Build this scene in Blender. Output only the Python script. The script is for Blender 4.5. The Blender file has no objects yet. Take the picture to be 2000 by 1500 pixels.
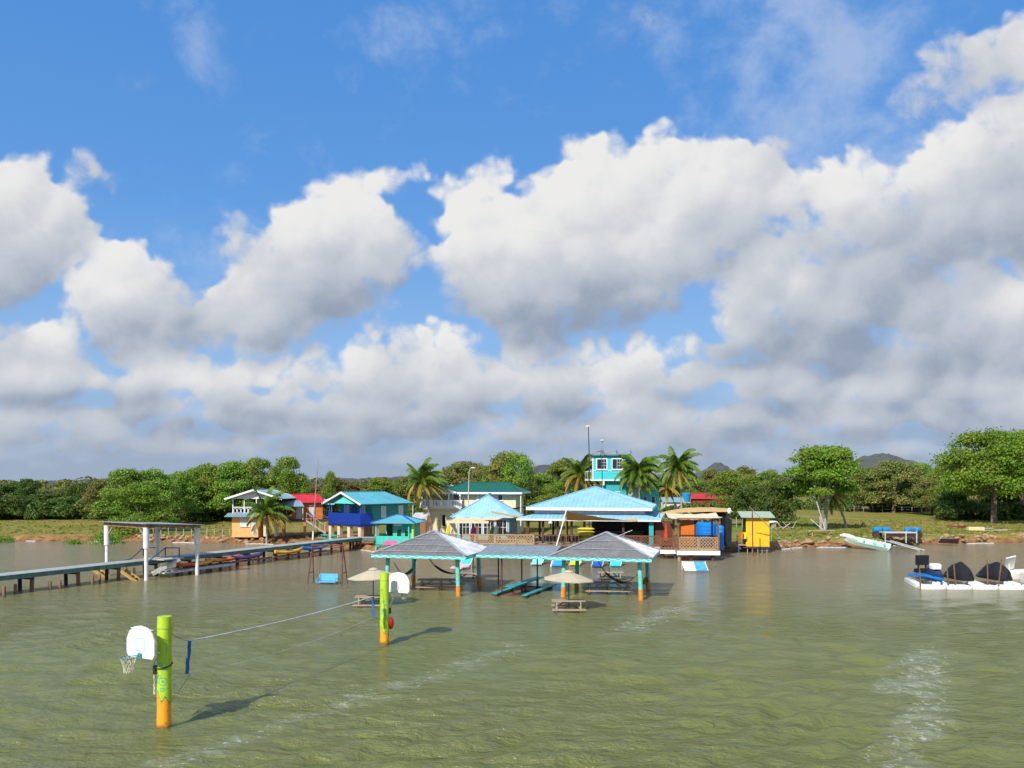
import bpy, math, random
import numpy as np
from mathutils import Vector, Matrix
R = math.radians
scene = bpy.context.scene
COL = scene.collection
# ---------------------------------------------------------------- camera
EYE, HOR, F = 6.8, 940.0, 1560.0          # eye height (m), horizon row and focal length of the photograph
cd = bpy.data.cameras.new("camera"); cam = bpy.data.objects.new("camera", cd); COL.objects.link(cam)
cam.location = (0, 0, EYE); cam.rotation_euler = (R(90), 0, 0)
cd.sensor_width = 36; cd.lens = 36*F/2000; cd.shift_y = (HOR-750)/2000
cd.clip_start = .3; cd.clip_end = 9000
scene.camera = cam
scene.view_settings.view_transform = 'Standard'; scene.view_settings.look = 'None'
scene.view_settings.exposure = 0.14; scene.view_settings.gamma = 1
# ---------------------------------------------------------------- sun
SUN_DIR = Vector((-.46, -.86, .77)).normalized()
sd = bpy.data.lights.new("sun", 'SUN'); sd.energy = 4.8; sd.angle = R(.9); sd.color = (1, .94, .84)
sun = bpy.data.objects.new("sun", sd); COL.objects.link(sun)
sun.rotation_euler = SUN_DIR.to_track_quat('Z', 'Y').to_euler(); sun.location = (0, 0, 60)
# ---------------------------------------------------------------- node expressions
class V:
    t = None
    def __init__(s, k): s.k = k
    def _m(s, op, *o, clamp=False):
        n = V.t.nodes.new('ShaderNodeMath'); n.operation = op; n.use_clamp = clamp
        for i, a in enumerate((s,)+o):
            if isinstance(a, V): V.t.links.new(a.k, n.inputs[i])
            else: n.inputs[i].default_value = a
        return V(n.outputs[0])
    def __add__(s, o): return s._m('ADD', o)
    def __sub__(s, o): return s._m('SUBTRACT', o)
    def __mul__(s, o): return s._m('MULTIPLY', o)
    def __truediv__(s, o): return s._m('DIVIDE', o)
    __radd__ = __add__; __rmul__ = __mul__
    def max(s, o): return s._m('MAXIMUM', o)
    def min(s, o): return s._m('MINIMUM', o)
    def abs(s): return s._m('ABSOLUTE')
def sm(x, a, b, c=0., d=1.):
    n = V.t.nodes.new('ShaderNodeMapRange'); n.interpolation_type = 'SMOOTHSTEP'
    for i, v in enumerate((x, a, b, c, d)):
        if isinstance(v, V): V.t.links.new(v.k, n.inputs[i])
        else: n.inputs[i].default_value = v
    return V(n.outputs[0])
def noise(vec, scale, det=3, rough=.55, lac=2.1, dist=0., col=False):
    n = V.t.nodes.new('ShaderNodeTexNoise'); n.inputs['Scale'].default_value = scale; n.inputs['Detail'].default_value = det
    n.inputs['Roughness'].default_value = rough; n.inputs['Lacunarity'].default_value = lac; n.inputs['Distortion'].default_value = dist
    V.t.links.new(vec, n.inputs['Vector'])
    return n.outputs['Color'] if col else V(n.outputs[0])
def vm(op, a, b=None, scale=None):
    n = V.t.nodes.new('ShaderNodeVectorMath'); n.operation = op
    for i, x in enumerate((a, b)):
        if x is None: continue
        if isinstance(x, (tuple, list, Vector)): n.inputs[i].default_value = x
        else: V.t.links.new(x, n.inputs[i])
    if scale is not None:
        if isinstance(scale, V): V.t.links.new(scale.k, n.inputs['Scale'])
        else: n.inputs['Scale'].default_value = scale
    return n.outputs[0]
def mix(f, a, b):
    n = V.t.nodes.new('ShaderNodeMix'); n.data_type = 'RGBA'
    if isinstance(f, V): V.t.links.new(f.k, n.inputs[0])
    else: n.inputs[0].default_value = f
    for i, x in ((6, a), (7, b)):
        if isinstance(x, (tuple, list)): n.inputs[i].default_value = (*x[:3], 1)
        else: V.t.links.new(x, n.inputs[i])
    return n.outputs[2]
def curve(x, pts):
    n = V.t.nodes.new('ShaderNodeFloatCurve'); m = n.mapping; c = m.curves[0]
    m.use_clip = True; m.extend = 'HORIZONTAL'
    pts = sorted(pts)
    while len(c.points) < len(pts): c.points.new(.5, .5)
    for p, (a, b) in zip(c.points, pts): p.location = (a, b); p.handle_type = 'AUTO_CLAMPED'
    m.update(); V.t.links.new(x.k, n.inputs['Value'])
    return V(n.outputs[0])
# ---------------------------------------------------------------- world: sky with clouds
world = bpy.data.worlds.new("World"); scene.world = world; world.use_nodes = True
V.t = wt = world.node_tree; wt.nodes.clear()
sky = wt.nodes.new('ShaderNodeTexSky'); sky.sky_type = 'NISHITA'; sky.sun_disc = False
sky.sun_elevation = math.asin(SUN_DIR.z); sky.sun_rotation = math.atan2(SUN_DIR.x, SUN_DIR.y)
sky.air_density = 1.0; sky.dust_density = .4; sky.ozone_density = 2.5
geo = wt.nodes.new('ShaderNodeTexCoord')
D = vm('NORMALIZE', geo.outputs['Generated'])
warp = noise(D, 5.5, 2, .5, col=True)
Dw = vm('ADD', D, vm('SCALE', vm('SUBTRACT', warp, (.5, .5, .5)), scale=.07))
def billow(d):
    a = (noise(d, 9, 1.5)-.5).abs()*3.2
    b = (noise(d, 23, 2)-.5).abs()*2.2
    c = (noise(d, 62, 3, .6)-.5).abs()*1.3
    return a*.5+b*.42+c*.3-.42
h = billow(Dw); h2 = billow(vm('ADD', Dw, (-.014, 0, .022)))
light = h-h2
soft = noise(D, 3.2, 4, .6)-.5
sx = wt.nodes.new('ShaderNodeSeparateXYZ'); wt.links.new(D, sx.inputs[0])
dx, dy, dz = (V(o) for o in sx.outputs)
az = dx._m('ARCTAN2', dy); el = dz._m('ARCSINE')
fade = sm(az.abs(), .62, .69, 1, 0)                    # the modelled cloud banks ahead; a generic field elsewhere
base_sky = mix(sm(el, .10, .58), mix(.75, sky.outputs[0], (1.35, 3.7, 8.0)), mix(.78, sky.outputs[0], (.72, 2.75, 7.1)))
base_sky = mix(sm(el, .02, .34, .85, 0), base_sky, (3.2, 4.9, 7.3))
# thin high wisps
c = base_sky
wis = noise(vm('MULTIPLY', Dw, (1, 1, 1.2)), 7.5, 5, .62)
wl = noise(D, 2.6, 2, .5)
right = sm(az, -.05, .45)
wa = sm(wis*.62+wl*.5+right*.115, .60, .80)*sm(el, .16, .28)*.42
c = mix(wa, c, (6.2, 6.7, 7.6))
# generic cumulus field seen elsewhere in the sky and in reflections
g = noise(vm('MULTIPLY', Dw, (1, 1, 2.2)), 3.4, 5, .58)
ga = sm(g, .47, .56)*(fade*-1+1)*sm(el, -.02, .05)
c = mix(ga, c, mix(sm(g+light*.3, .5, .64), (7.2, 7.3, 7.6), (4.2, 4.7, 5.6)))
bg = wt.nodes.new('ShaderNodeBackground'); bg.inputs['Strength'].default_value = .1
wt.links.new(c, bg.inputs[0]); wo = wt.nodes.new('ShaderNodeOutputWorld'); wt.links.new(bg.outputs[0], wo.inputs[0])
world.cycles.sampling_method = 'MANUAL'; world.cycles.sample_map_resolution = 512
# ---------------------------------------------------------------- materials
MATS = {}
def mat(name, c, r=.7, c2=None, sc=3., var=.18, bump=0., bsc=20., metal=0., spec=.4, stretch=None, planks=None, streak=0.):
    if name in MATS: return MATS[name]
    m = bpy.data.materials.new(name); m.use_nodes = True; V.t = t = m.node_tree
    b = t.nodes['Principled BSDF']
    tc = t.nodes.new('ShaderNodeTexCoord').outputs['Object']
    v = vm('MULTIPLY', tc, stretch) if stretch else tc
    if c2 is None: c2 = tuple(x*(1-var*1.6) for x in c)
    n = noise(v, sc, 5, .62)
    col = mix(sm(n, .36, .68), c, c2)
    if streak:
        s = noise(vm('MULTIPLY', tc, (6, 6, .5)), 1.3, 4, .7)
        col = mix(sm(s, .56, .74, 0, streak), col, tuple(x*.45+.02 for x in c))
    if planks:                                         # (axis, width): dark joints between boards
        sp = t.nodes.new('ShaderNodeSeparateXYZ'); t.links.new(tc, sp.inputs[0])
        k = V(sp.outputs[planks[0]])*(1/planks[1])
        fr = k._m('FRACT'); j = sm((fr-.5).abs(), .44, .49)
        fl = k._m('FLOOR'); w = fl._m('SINE')*43.7; w = w._m('FRACT')
        col = mix(w.abs()*.22, col, tuple(x*.6 for x in c))
        col = mix(j*.75, col, tuple(x*.3 for x in c))
    t.links.new(col, b.inputs['Base Color'])
    rr = noise(v, sc*2.7, 3); t.links.new((rr*.3+(r-.15)).k, b.inputs['Roughness'])
    b.inputs['Metallic'].default_value = metal; b.inputs['Specular IOR Level'].default_value = spec
    if bump:
        bn = t.nodes.new('ShaderNodeBump'); bn.inputs['Strength'].default_value = bump; bn.inputs['Distance'].default_value = .02
        t.links.new(noise(v, bsc, 4).k, bn.inputs['Height']); t.links.new(bn.outputs[0], b.inputs['Normal'])
    MATS[name] = m; return m
def leafmat(name, a, b_, c_, tr=.3, sc=.35):
    m = bpy.data.materials.new(name); m.use_nodes = True; V.t = t = m.node_tree
    b = t.nodes['Principled BSDF']; g = t.nodes.new('ShaderNodeNewGeometry')
    oi = t.nodes.new('ShaderNodeObjectInfo')
    ri = V(g.outputs['Random Per Island'])
    tc = t.nodes.new('ShaderNodeTexCoord').outputs['Object']
    n = noise(tc, sc, 3)
    col = mix(sm(ri, .1, .95), a, b_)
    col = mix(sm(n, .45, .66, 0, .8), col, c_)
    hs_ = t.nodes.new('ShaderNodeHueSaturation'); t.links.new(col, hs_.inputs['Color'])
    t.links.new((V(oi.outputs['Random'])*.04+.48).k, hs_.inputs['Hue']); t.links.new((V(oi.outputs['Random'])*.35+.82).k, hs_.inputs['Value'])
    t.links.new(hs_.outputs[0], b.inputs['Base Color']); b.inputs['Roughness'].default_value = .5; b.inputs['Specular IOR Level'].default_value = .35
    tl = t.nodes.new('ShaderNodeBsdfTranslucent'); t.links.new(hs_.outputs[0], tl.inputs['Color'])
    mx = t.nodes.new('ShaderNodeMixShader'); mx.inputs[0].default_value = tr
    t.links.new(b.outputs[0], mx.inputs[1]); t.links.new(tl.outputs[0], mx.inputs[2])
    t.links.new(mx.outputs[0], t.nodes['Material Output'].inputs[0]); return m
# ---------------------------------------------------------------- objects
def tag(o, label=None, cat=None, group=None, kind=None):
    if label: o['label'] = label
    if cat: o['category'] = cat
    if group: o['group'] = group
    if kind: o['kind'] = kind
    return o
def thing(name, label, cat, loc=(0, 0, 0), rot=0., group=None):
    o = bpy.data.objects.new(name, None); COL.objects.link(o); o.empty_display_size = .2
    o.location = loc; o.rotation_euler = (0, 0, R(rot))
    return tag(o, label, cat, group)
def dup(o, parent=None):
    c_ = o.copy(); COL.objects.link(c_)
    if parent: c_.parent = parent
    for ch in list(o.children): dup(ch, c_)
    return c_
def again(o, label, loc, rot=0., scale=None, group=None):
    c_ = dup(o); c_['label'] = label; c_.location = loc; c_.rotation_euler = (0, 0, R(rot))
    if scale: c_.scale = (scale,)*3 if not isinstance(scale, tuple) else scale
    if group: c_['group'] = group
    return c_
class MB:
    def __init__(s): s.v, s.f, s.mi = [], [], []
    def add(s, vs, fs, mi=0):
        k = len(s.v); s.v += [tuple(x) for x in vs]; s.f += [tuple(i+k for i in f) for f in fs]; s.mi += [mi]*len(fs); return s
    def box(s, x0, y0, z0, x1, y1, z1, mi=0, M=None):
        vs = [Vector((x, y, z)) for z in (z0, z1) for y in (y0, y1) for x in (x0, x1)]
        if M: vs = [M @ v for v in vs]
        return s.add(vs, [(0, 2, 3, 1), (4, 5, 7, 6), (0, 1, 5, 4), (1, 3, 7, 5), (3, 2, 6, 7), (2, 0, 4, 6)], mi)
    def beam(s, p, q, w, h=None, mi=0, up=(0, 0, 1)):
        p, q = Vector(p), Vector(q); h = w if h is None else h
        d = (q-p).normalized(); u = Vector(up)
        if abs(d.dot(u)) > .98: u = Vector((0, 1, 0))
        x = d.cross(u).normalized()*(w/2); y = x.normalized().cross(d)*(h/2)
        vs = [p-x-y, p+x-y, p+x+y, p-x+y, q-x-y, q+x-y, q+x+y, q-x+y]
        return s.add(vs, [(3, 2, 1, 0), (4, 5, 6, 7), (0, 1, 5, 4), (1, 2, 6, 5), (2, 3, 7, 6), (3, 0, 4, 7)], mi)
    def tube(s, pts, r, n=10, mi=0, cap=True):
        pts = [Vector(p) for p in pts]; rs = r if isinstance(r, (list, tuple)) else [r]*len(pts); k = len(s.v); X = None
        for i, p in enumerate(pts):
            d = (pts[min(i+1, len(pts)-1)]-pts[max(i-1, 0)]).normalized()
            if X is None: X = d.orthogonal().normalized()
            X = (X-d*X.dot(d)).normalized(); Y = d.cross(X)
            s.v += [tuple(p+(X*math.cos(a)+Y*math.sin(a))*rs[i]) for a in (2*math.pi*j/n for j in range(n))]
        fs = [(k+i*n+j, k+i*n+(j+1) % n, k+(i+1)*n+(j+1) % n, k+(i+1)*n+j) for i in range(len(pts)-1) for j in range(n)]
        if cap: fs += [tuple(k+j for j in reversed(range(n))), tuple(k+(len(pts)-1)*n+j for j in range(n))]
        s.f += fs; s.mi += [mi]*len(fs); return s
    def prism(s, poly, d, mi=0):                       # polygon (3-d points) pushed along vector d
        d = Vector(d); n = len(poly); P = [Vector(p) for p in poly]
        return s.add(P+[p+d for p in P], [tuple(reversed(range(n))), tuple(range(n, 2*n))]+[(i, (i+1) % n, n+(i+1) % n, n+i) for i in range(n)], mi)
    def loft(s, rings, mi=0, cap=True, closed=True):
        n = len(rings[0]); k = len(s.v)
        for r_ in rings: s.v += [tuple(p) for p in r_]
        m = n if closed else n-1
        fs = [(k+i*n+j, k+i*n+(j+1) % n, k+(i+1)*n+(j+1) % n, k+(i+1)*n+j) for i in range(len(rings)-1) for j in range(m)]
        if cap: fs += [tuple(k+j for j in reversed(range(n))), tuple(k+(len(rings)-1)*n+j for j in range(n))]
        s.f += fs; s.mi += [mi]*len(fs); return s
    def build(s, name, m, parent=None, smooth=False, loc=None, sharp=40):
        me = bpy.data.meshes.new(name); me.from_pydata(s.v, [], s.f); me.update()
        for x in (m if isinstance(m, (list, tuple)) else [m]): me.materials.append(x)
        if any(s.mi): me.polygons.foreach_set('material_index', s.mi)
        if smooth:
            me.polygons.foreach_set('use_smooth', [True]*len(me.polygons)); me.set_sharp_from_angle(angle=R(sharp))
        o = bpy.data.objects.new(name, me); COL.objects.link(o)
        if parent: o.parent = parent
        if loc: o.location = loc
        return o
# a roof slope: eave edge a-b, top edge c-d (c above b, d above a; c == d for a triangle); slab with standing ribs
def slope(mb, a, b, c_, d, th=.06, rib=.5, rh=.035, mi=0, rmi=0, rw=.05):
    a, b, c_, d = map(Vector, (a, b, c_, d)); u = (b-a).normalized(); n = u.cross(d-a if (d-a).length > .01 else c_-a).normalized()
    if n.z < 0: n = -n
    poly = [a, b, c_] if (c_-d).length < 1e-3 else [a, b, c_, d]
    mb.prism([p-n*th for p in poly], n*th, mi)
    if not rib: return
    v = n.cross(u); v = v if v.z > 0 else -v
    L = (b-a).length; au = (d-a).dot(u); av = (d-a).dot(v); bu = (b-c_).dot(u); cu = L-bu; k = rib*.5
    while k < L:
        top = av
        if au > .01 and k < au: top = av*k/au
        if bu > .01 and k > cu: top = min(top, av*(L-k)/bu)
        if top > .1: mb.beam(a+u*k+n*(rh/2), a+u*k+v*(top-.02)+n*(rh/2), rw, rh, rmi, up=n)
        k += rib
def hip(mb, x0, y0, x1, y1, z0, z1, ridge=0., axis='x', rib=.5, mi=(0, 0, 0, 0), cap=True, capmi=0, rmi=0):
    cx, cy = (x0+x1)/2, (y0+y1)/2; r_ = ridge/2
    p, q = (Vector((cx-r_, cy, z1)), Vector((cx+r_, cy, z1))) if axis == 'x' else (Vector((cx, cy-r_, z1)), Vector((cx, cy+r_, z1)))
    A, B, C, E = (Vector(t) for t in ((x0, y0, z0), (x1, y0, z0), (x1, y1, z0), (x0, y1, z0)))
    if axis == 'x': sl = ((A, B, q, p), (B, C, q, q), (C, E, p, q), (E, A, p, p))
    else: sl = ((A, B, p, p), (B, C, q, p), (C, E, q, q), (E, A, p, q))
    for (i, s_) in enumerate(sl): slope(mb, *s_, rib=rib, mi=mi[i], rmi=rmi if rmi else mi[i], rh=.012 if mi[i] == 1 else .022, rw=.03 if mi[i] == 1 else .05)
    if cap:
        up = Vector((0, 0, .045))
        for a, b in ((A, p), (B, q if axis == 'x' else p), (C, q), (E, p if axis == 'x' else q)): mb.beam(a+up, b+up, .16, .05, capmi)
        if ridge > .1: mb.beam(p+up, q+up, .18, .06, capmi)
def lattice(mb, p, q, z0, z1, sp=.16, w=.035, t=.02, frame=.07, mi=0):
    p, q = Vector((p[0], p[1], 0)), Vector((q[0], q[1], 0)); u = (q-p); L = u.length; u.normalize(); H = z1-z0
    nrm = Vector((-u.y, u.x, 0))
    def pt(a, b): return p+u*a+Vector((0, 0, z0+b))
    for s_ in (1, -1):
        k = -H
        while k < L:
            if s_ == 1: a0, b0, a1, b1 = k, 0, k+H, H
            else: a0, b0, a1, b1 = k+H, 0, k, H
            def clip(a0, b0, a1, b1):
                lo, hi = 0., 1.
                da = a1-a0
                for lim, sg in ((0, 1), (L, -1)):
                    f0, f1 = (a0-lim)*sg, (a1-lim)*sg
                    if f0 < 0 and f1 < 0: return None
                    if f0 < 0: lo = max(lo, -f0/(f1-f0))
                    elif f1 < 0: hi = min(hi, f0/(f0-f1))
                return lo, hi
            r_ = clip(a0, b0, a1, b1)
            if r_ and r_[1]-r_[0] > .05:
                lo, hi = r_; off = nrm*(.5*t*s_)
                mb.beam(pt(a0+(a1-a0)*lo, b0+(b1-b0)*lo)+off, pt(a0+(a1-a0)*hi, b0+(b1-b0)*hi)+off, w, t, mi, up=nrm)
            k += sp
    if frame:
        for b in (0, H): mb.beam(pt(0, b), pt(L, b), frame, frame, mi)
        for a in (0, L): mb.beam(pt(a, 0), pt(a, H), frame, frame, mi)
def PY(py, z=0.): return F*(EYE-z)/(py-HOR)
def PX(px, Y): return (px-1000)/F*Y
def PZ(py, Y): return EYE-(py-HOR)/F*Y
def G(px, py, z=0.): y = PY(py, z); return Vector((PX(px, y), y, z))
# ---------------------------------------------------------------- palette
WHITE = mat('white_paint', (.78, .79, .78), .55, var=.1, streak=.25)
GALV = mat('galvanised_metal', (.40, .42, .45), .42, var=.2, metal=.5, sc=1.2, streak=.35)
DARKSH = mat('dark_roof_sheet', (.15, .15, .155), .7, c2=(.20, .20, .20), sc=2)
AQUA = mat('aqua_paint', (.16, .62, .50), .55, var=.15, sc=4, streak=.3)
ORANGE = mat('orange_paint', (.72, .27, .03), .55, var=.2, sc=6, streak=.5)
WOODW = mat('weathered_wood', (.42, .33, .22), .8, c2=(.30, .24, .17), sc=4, bump=.3, stretch=(1, 5, 1))
WOODD = mat('dark_wood', (.085, .055, .04), .8, var=.3)
WOODB = mat('brown_wood', (.24, .12, .06), .75, var=.3, streak=.3)
STEEL = mat('dark_steel', (.04, .04, .045), .45)
RUST = mat('red_oxide_metal', (.17, .05, .04), .65, var=.3)
BLUEP = mat('blue_paint', (.02, .12, .45), .5)
TURQ = mat('turquoise_paint', (.05, .62, .68), .55, var=.12, planks=(2, .2), streak=.15)
GLASS = mat('dark_glass', (.015, .018, .022), .12, spec=.8)
BLACK = mat('black_fabric', (.012, .012, .016), .65, bump=.4, bsc=5)
# ---------------------------------------------------------------- cloud banks on a far sky backdrop
def vnoise(X, Y, cell, rng):
    gx, gy = X/cell, Y/cell; ix, iy = np.floor(gx).astype(int), np.floor(gy).astype(int); fx, fy = gx-ix, gy-iy
    fx = fx*fx*(3-2*fx); fy = fy*fy*(3-2*fy); ix -= ix.min(); iy -= iy.min(); T = rng.uniform(-1, 1, (ix.max()+2, iy.max()+2))
    return (T[ix, iy]*(1-fx)+T[ix+1, iy]*fx)*(1-fy)+(T[ix, iy+1]*(1-fx)+T[ix+1, iy+1]*fx)*fy
def clouds():
    rng = np.random.RandomState(21); ST = 3.; xs = np.arange(-306, 2309, ST); ys = np.arange(-150, 946, ST)
    X, Y = np.meshgrid(xs, ys); WX, WY = X.copy(), Y.copy()
    for c_, a in ((120, 10), (50, 7), (22, 4), (9, 1.8)): WX += vnoise(X, Y, c_, rng)*a; WY += vnoise(X, Y, c_, rng)*a*(1-.4*(Y > 780))
    H = np.full(X.shape, -200.); T = np.zeros_like(X); SB = np.zeros_like(X); SW = np.full_like(X, 1e-6)
    def stamp(x, y, r, asp, z, soft):
        w = r*asp+30; i0, i1 = int(max(0, (x-w-xs[0])/ST)), int(min(len(xs), (x+w-xs[0])/ST+2)); w = r+30; j0, j1 = int(max(0, (y-w-ys[0])/ST)), int(min(len(ys), (y+w-ys[0])/ST+2))
        if i1 <= i0 or j1 <= j0: return
        sl = (slice(j0, j1), slice(i0, i1)); q = ((WX[sl]-x)/asp)**2+(WY[sl]-y)**2; h = np.sqrt(np.maximum(r*r-q, 0)); m = q < r*r
        H[sl] = np.where(m, np.maximum(H[sl], h+z), H[sl]); T[sl] += np.maximum(0, 1-q/(r*r))*(r/40.)*soft
    def puff(x, y, r, b, asp=1.15, dens=1., kids=True, lvl=0):
        dens = dens*(.42+.58*min(1, max(0, b)+.25)); sb = r*1.5; w = sb*asp; i0, i1 = int(max(0, (x-w-xs[0])/ST)), int(min(len(xs), (x+w-xs[0])/ST+2)); j0, j1 = int(max(0, (y-sb-ys[0])/ST)), int(min(len(ys), (y+sb-ys[0])/ST+2))
        if i1 > i0 and j1 > j0:
            sl = (slice(j0, j1), slice(i0, i1)); k = np.maximum(0, 1-(((X[sl]-x)/asp)**2+(Y[sl]-y)**2)/(sb*sb))**2; SB[sl] += k*b; SW[sl] += k
        stamp(x, y, r, asp, 0, dens)
        for i in range(13 if kids else 0):
            a = rng.uniform(-.35, math.pi+.35) if b > .45 else rng.uniform(0, 6.28); d = rng.uniform(.55, .98)*r; rr = r*rng.uniform(.2, .46)
            cx, cy = x+math.cos(a)*d*asp, y-math.sin(a)*d; stamp(cx, cy, rr, 1.1, rng.uniform(.1, .5)*r, dens*.8)
            if rr > 11:
                for k in range(5): a2 = rng.uniform(-.5, 3.6); stamp(cx+math.cos(a2)*rr*.85, cy-math.sin(a2)*rr*.85, rr*rng.uniform(.25, .5), 1.1, rng.uniform(.2, .6)*rr+.3*r, dens*.8)
    C = '''20,400,95,.85 110,412,72,.85 60,480,88,.5 10,540,78,.25 150,465,50,.6 165,335,36,.55 222,350,24,.3 -90,420,110,.7 -90,560,100,.3 -210,470,120,.5
        240,528,70,1.05 182,560,56,.95 300,552,54,.85 250,600,84,.45 340,602,56,.4 170,612,46,.4 240,652,66,.05 330,658,60,.05 400,640,46,.2
        455,440,32,.5 470,490,46,.5 462,532,26,.95 590,440,56,1 570,500,66,.6 650,390,52,1.05 700,370,48,1.05 760,352,36,1.05 818,336,27,1 848,338,14,.95 700,432,60,.9 640,480,76,.7 735,480,62,.75 780,505,46,.5 700,540,70,.15 620,560,76,.2 520,560,64,.65 465,590,62,.7 540,620,76,.3 440,620,56,.5 500,682,50,.1 640,602,48,.1 420,580,30,.8
        884,370,36,1.05 962,346,44,1.05 940,420,66,1.0 876,440,36,1 1010,440,42,.95 884,510,50,.75 960,500,76,.7 1132,318,52,1.05 1090,362,42,1.05 1190,310,48,1 1286,262,29,1.1 1275,310,48,1 1360,322,52,.85 1430,312,42,.8 1515,300,42,.5 1470,345,66,.75 1120,420,86,.95 1230,400,86,.85 1340,420,86,.75 1450,420,76,.55 1050,500,86,.75 1160,520,96,.5 1280,500,86,.6 1390,490,74,.2 1000,570,84,.3 1100,600,80,.0 1200,595,72,.0 910,570,54,.25 1285,565,58,.2
        1682,332,46,1.05 1622,352,44,.95 1740,352,42,.95 1650,400,66,.95 1560,385,56,.75 1800,322,44,1 1860,275,52,.95 1930,245,54,.9 2000,222,56,.75 1850,360,76,.6 1950,330,86,.4 1750,430,76,.4 1880,450,86,.2 1990,430,96,.1 1650,470,66,.2 1780,510,76,.0 1555,470,52,.6 1500,540,70,.55 1600,560,70,.3 1562,556,34,1.0 1450,590,60,.6 1700,560,86,.25 1425,640,40,.6 1530,640,72,.1 1650,640,86,.05 1480,692,70,-.1 1600,702,76,.05 1800,600,76,.3 1900,560,66,.5 1965,596,50,1.0 1995,556,44,1.0 1900,652,76,.35 1800,702,76,.25 1990,680,76,.1 1850,732,66,-.1 1700,730,60,.2 2100,300,110,.6 2100,450,120,.2 2110,620,120,.3 2230,400,120,.4 2230,640,120,.3 1650,590,40,.7
        112,655,42,1.0 70,690,56,.75 130,722,66,.25 30,742,66,.3 5,660,36,.35 265,700,44,.9 320,722,40,.8 270,762,56,.2 365,722,42,.7 480,730,42,1 560,730,44,1 430,762,56,.5 762,592,22,.7 735,628,30,.55 715,660,28,.6 850,648,36,1.05 908,660,30,1.05 800,672,46,.75 870,712,56,.8 700,712,44,.85 620,722,44,.75 760,742,66,.4 930,732,56,.4 1010,702,44,.7 1160,682,32,1 1110,712,46,.4 1250,682,36,1 1320,692,34,.9 1220,732,56,.6 1080,762,56,.4 1000,640,44,.15 1060,668,50,.1 -60,700,70,.7 -150,690,80,.6 -230,720,80,.4 1390,720,50,.3 1950,740,60,.3 2080,740,70,.4 2200,740,70,.4'''
    for e in C.split():
        x, y, r, b = map(float, e.split(',')); puff(x, y, r*.97, b)
    for e in '1865,125,44,.5 1950,118,50,.55 1800,195,40,.45 1722,232,20,.5 1760,250,26,.4 2050,110,70,.5 1900,190,30,.4 1640,150,26,.3 1400,238,16,.5 1220,60,42,.35 1180,100,28,.3 1290,30,46,.35 1620,60,36,.3 1590,20,30,.3 1650,210,26,.3 1540,215,26,.3 275,155,26,.3 300,175,20,.2 510,75,24,.3 570,235,20,.2 335,465,12,.5 400,520,14,.4'.split():
        x, y, r, b = map(float, e.split(',')); puff(x, y, r*1.35, b+.12, 1.3, .62 if x > 1700 and y < 240 and r > 24 else .2)
    yy = 766.
    while yy < 912:                                    # rows of ever smaller cumulus, bright tops over grey bases
        r = 40*(1-(yy-766)/190)**.9+4; x = -320.+rng.uniform(0, 80)
        while x < 2330:
            w = rng.uniform(1.5, 3.2)*r; y0 = yy+rng.uniform(-.5, .5)*r; b = rng.uniform(.25, .85)*(1-.45*(yy-766)/150)
            for k in range(4): puff(x+w*(k/3-.5)*1.3, y0-rng.uniform(0, .45)*r, r*rng.uniform(.4, .75), b+.35, 1.6, 1.5, kids=r > 12)
            puff(x, y0+r*.6, r*.9, -.15, 2.6, 1.9, kids=False); x += w*1.35+rng.uniform(.1, 1.6)*r
        yy += r*.8+3
    def blur(A, s_):
        n0, n1 = A.shape; P_ = np.pad(A, ((30, 30), (30, 30)), 'edge'); f0 = np.fft.fftfreq(P_.shape[0])[:, None]; f1 = np.fft.rfftfreq(P_.shape[1])[None]
        return np.fft.irfft2(np.fft.rfft2(P_)*np.exp(-2*(math.pi*s_)**2*(f0**2+f1**2)), P_.shape)[30:30+n0, 30:30+n1]
    Hc = np.maximum(H, -25); L = np.array([-.50, -.72, .48]); lit = 0
    for s_, w in ((1.8, .22), (4., .30), (9., .48)):
        h = blur(Hc, s_); gy, gx = np.gradient(h, ST); n = 1/np.sqrt(1+gx*gx+gy*gy); lit = lit+w*((-gx*L[0]-gy*L[1]+L[2])*n)
    B = blur(SB/SW, 3.)
    S = np.clip(.09+.76*B+.36*(lit-.35), 0, 1.1)
    A = blur(np.clip(T, 0, 3), .7)
    edge = np.clip((2300-X)/110, 0, 1)*np.clip((X+300)/110, 0, 1)
    dirs = np.stack([(X-1000)/F, np.ones_like(X), (HOR-Y)/F], -1); dirs /= np.linalg.norm(dirs, axis=-1)[..., None]
    co = dirs*4600+np.array([0, 0, EYE]); n0, n1 = X.shape; idx = np.arange(n0*n1).reshape(n0, n1)
    q = np.stack([idx[:-1, :-1], idx[1:, :-1], idx[1:, 1:], idx[:-1, 1:]], -1).reshape(-1, 4)
    me = bpy.data.meshes.new('sky'); me.vertices.add(n0*n1); me.vertices.foreach_set('co', co.reshape(-1)); me.loops.add(q.size); me.loops.foreach_set('vertex_index', q.ravel().astype(np.int32))
    me.polygons.add(len(q)); me.polygons.foreach_set('loop_start', np.arange(0, q.size, 4, dtype=np.int32)); me.update(calc_edges=True)
    for nm, arr in (('cover', A), ('tone', S), ('edge', edge)): me.attributes.new(nm, 'FLOAT', 'POINT').data.foreach_set('value', arr.ravel().astype(np.float32))
    m = bpy.data.materials.new('cloud_banks'); m.use_nodes = True; V.t = t = m.node_tree; t.nodes.clear()
    def at(n_): a = t.nodes.new('ShaderNodeAttribute'); a.attribute_name = n_; return V(a.outputs['Fac'])
    tc = t.nodes.new('ShaderNodeTexCoord').outputs['Object']; v = vm('SCALE', tc, scale=1/4600)
    n1_, n2_ = noise(v, 38, 6, .68, dist=.4), noise(v, 11, 3, .5)
    cov, tone = at('cover'), at('tone')
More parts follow.
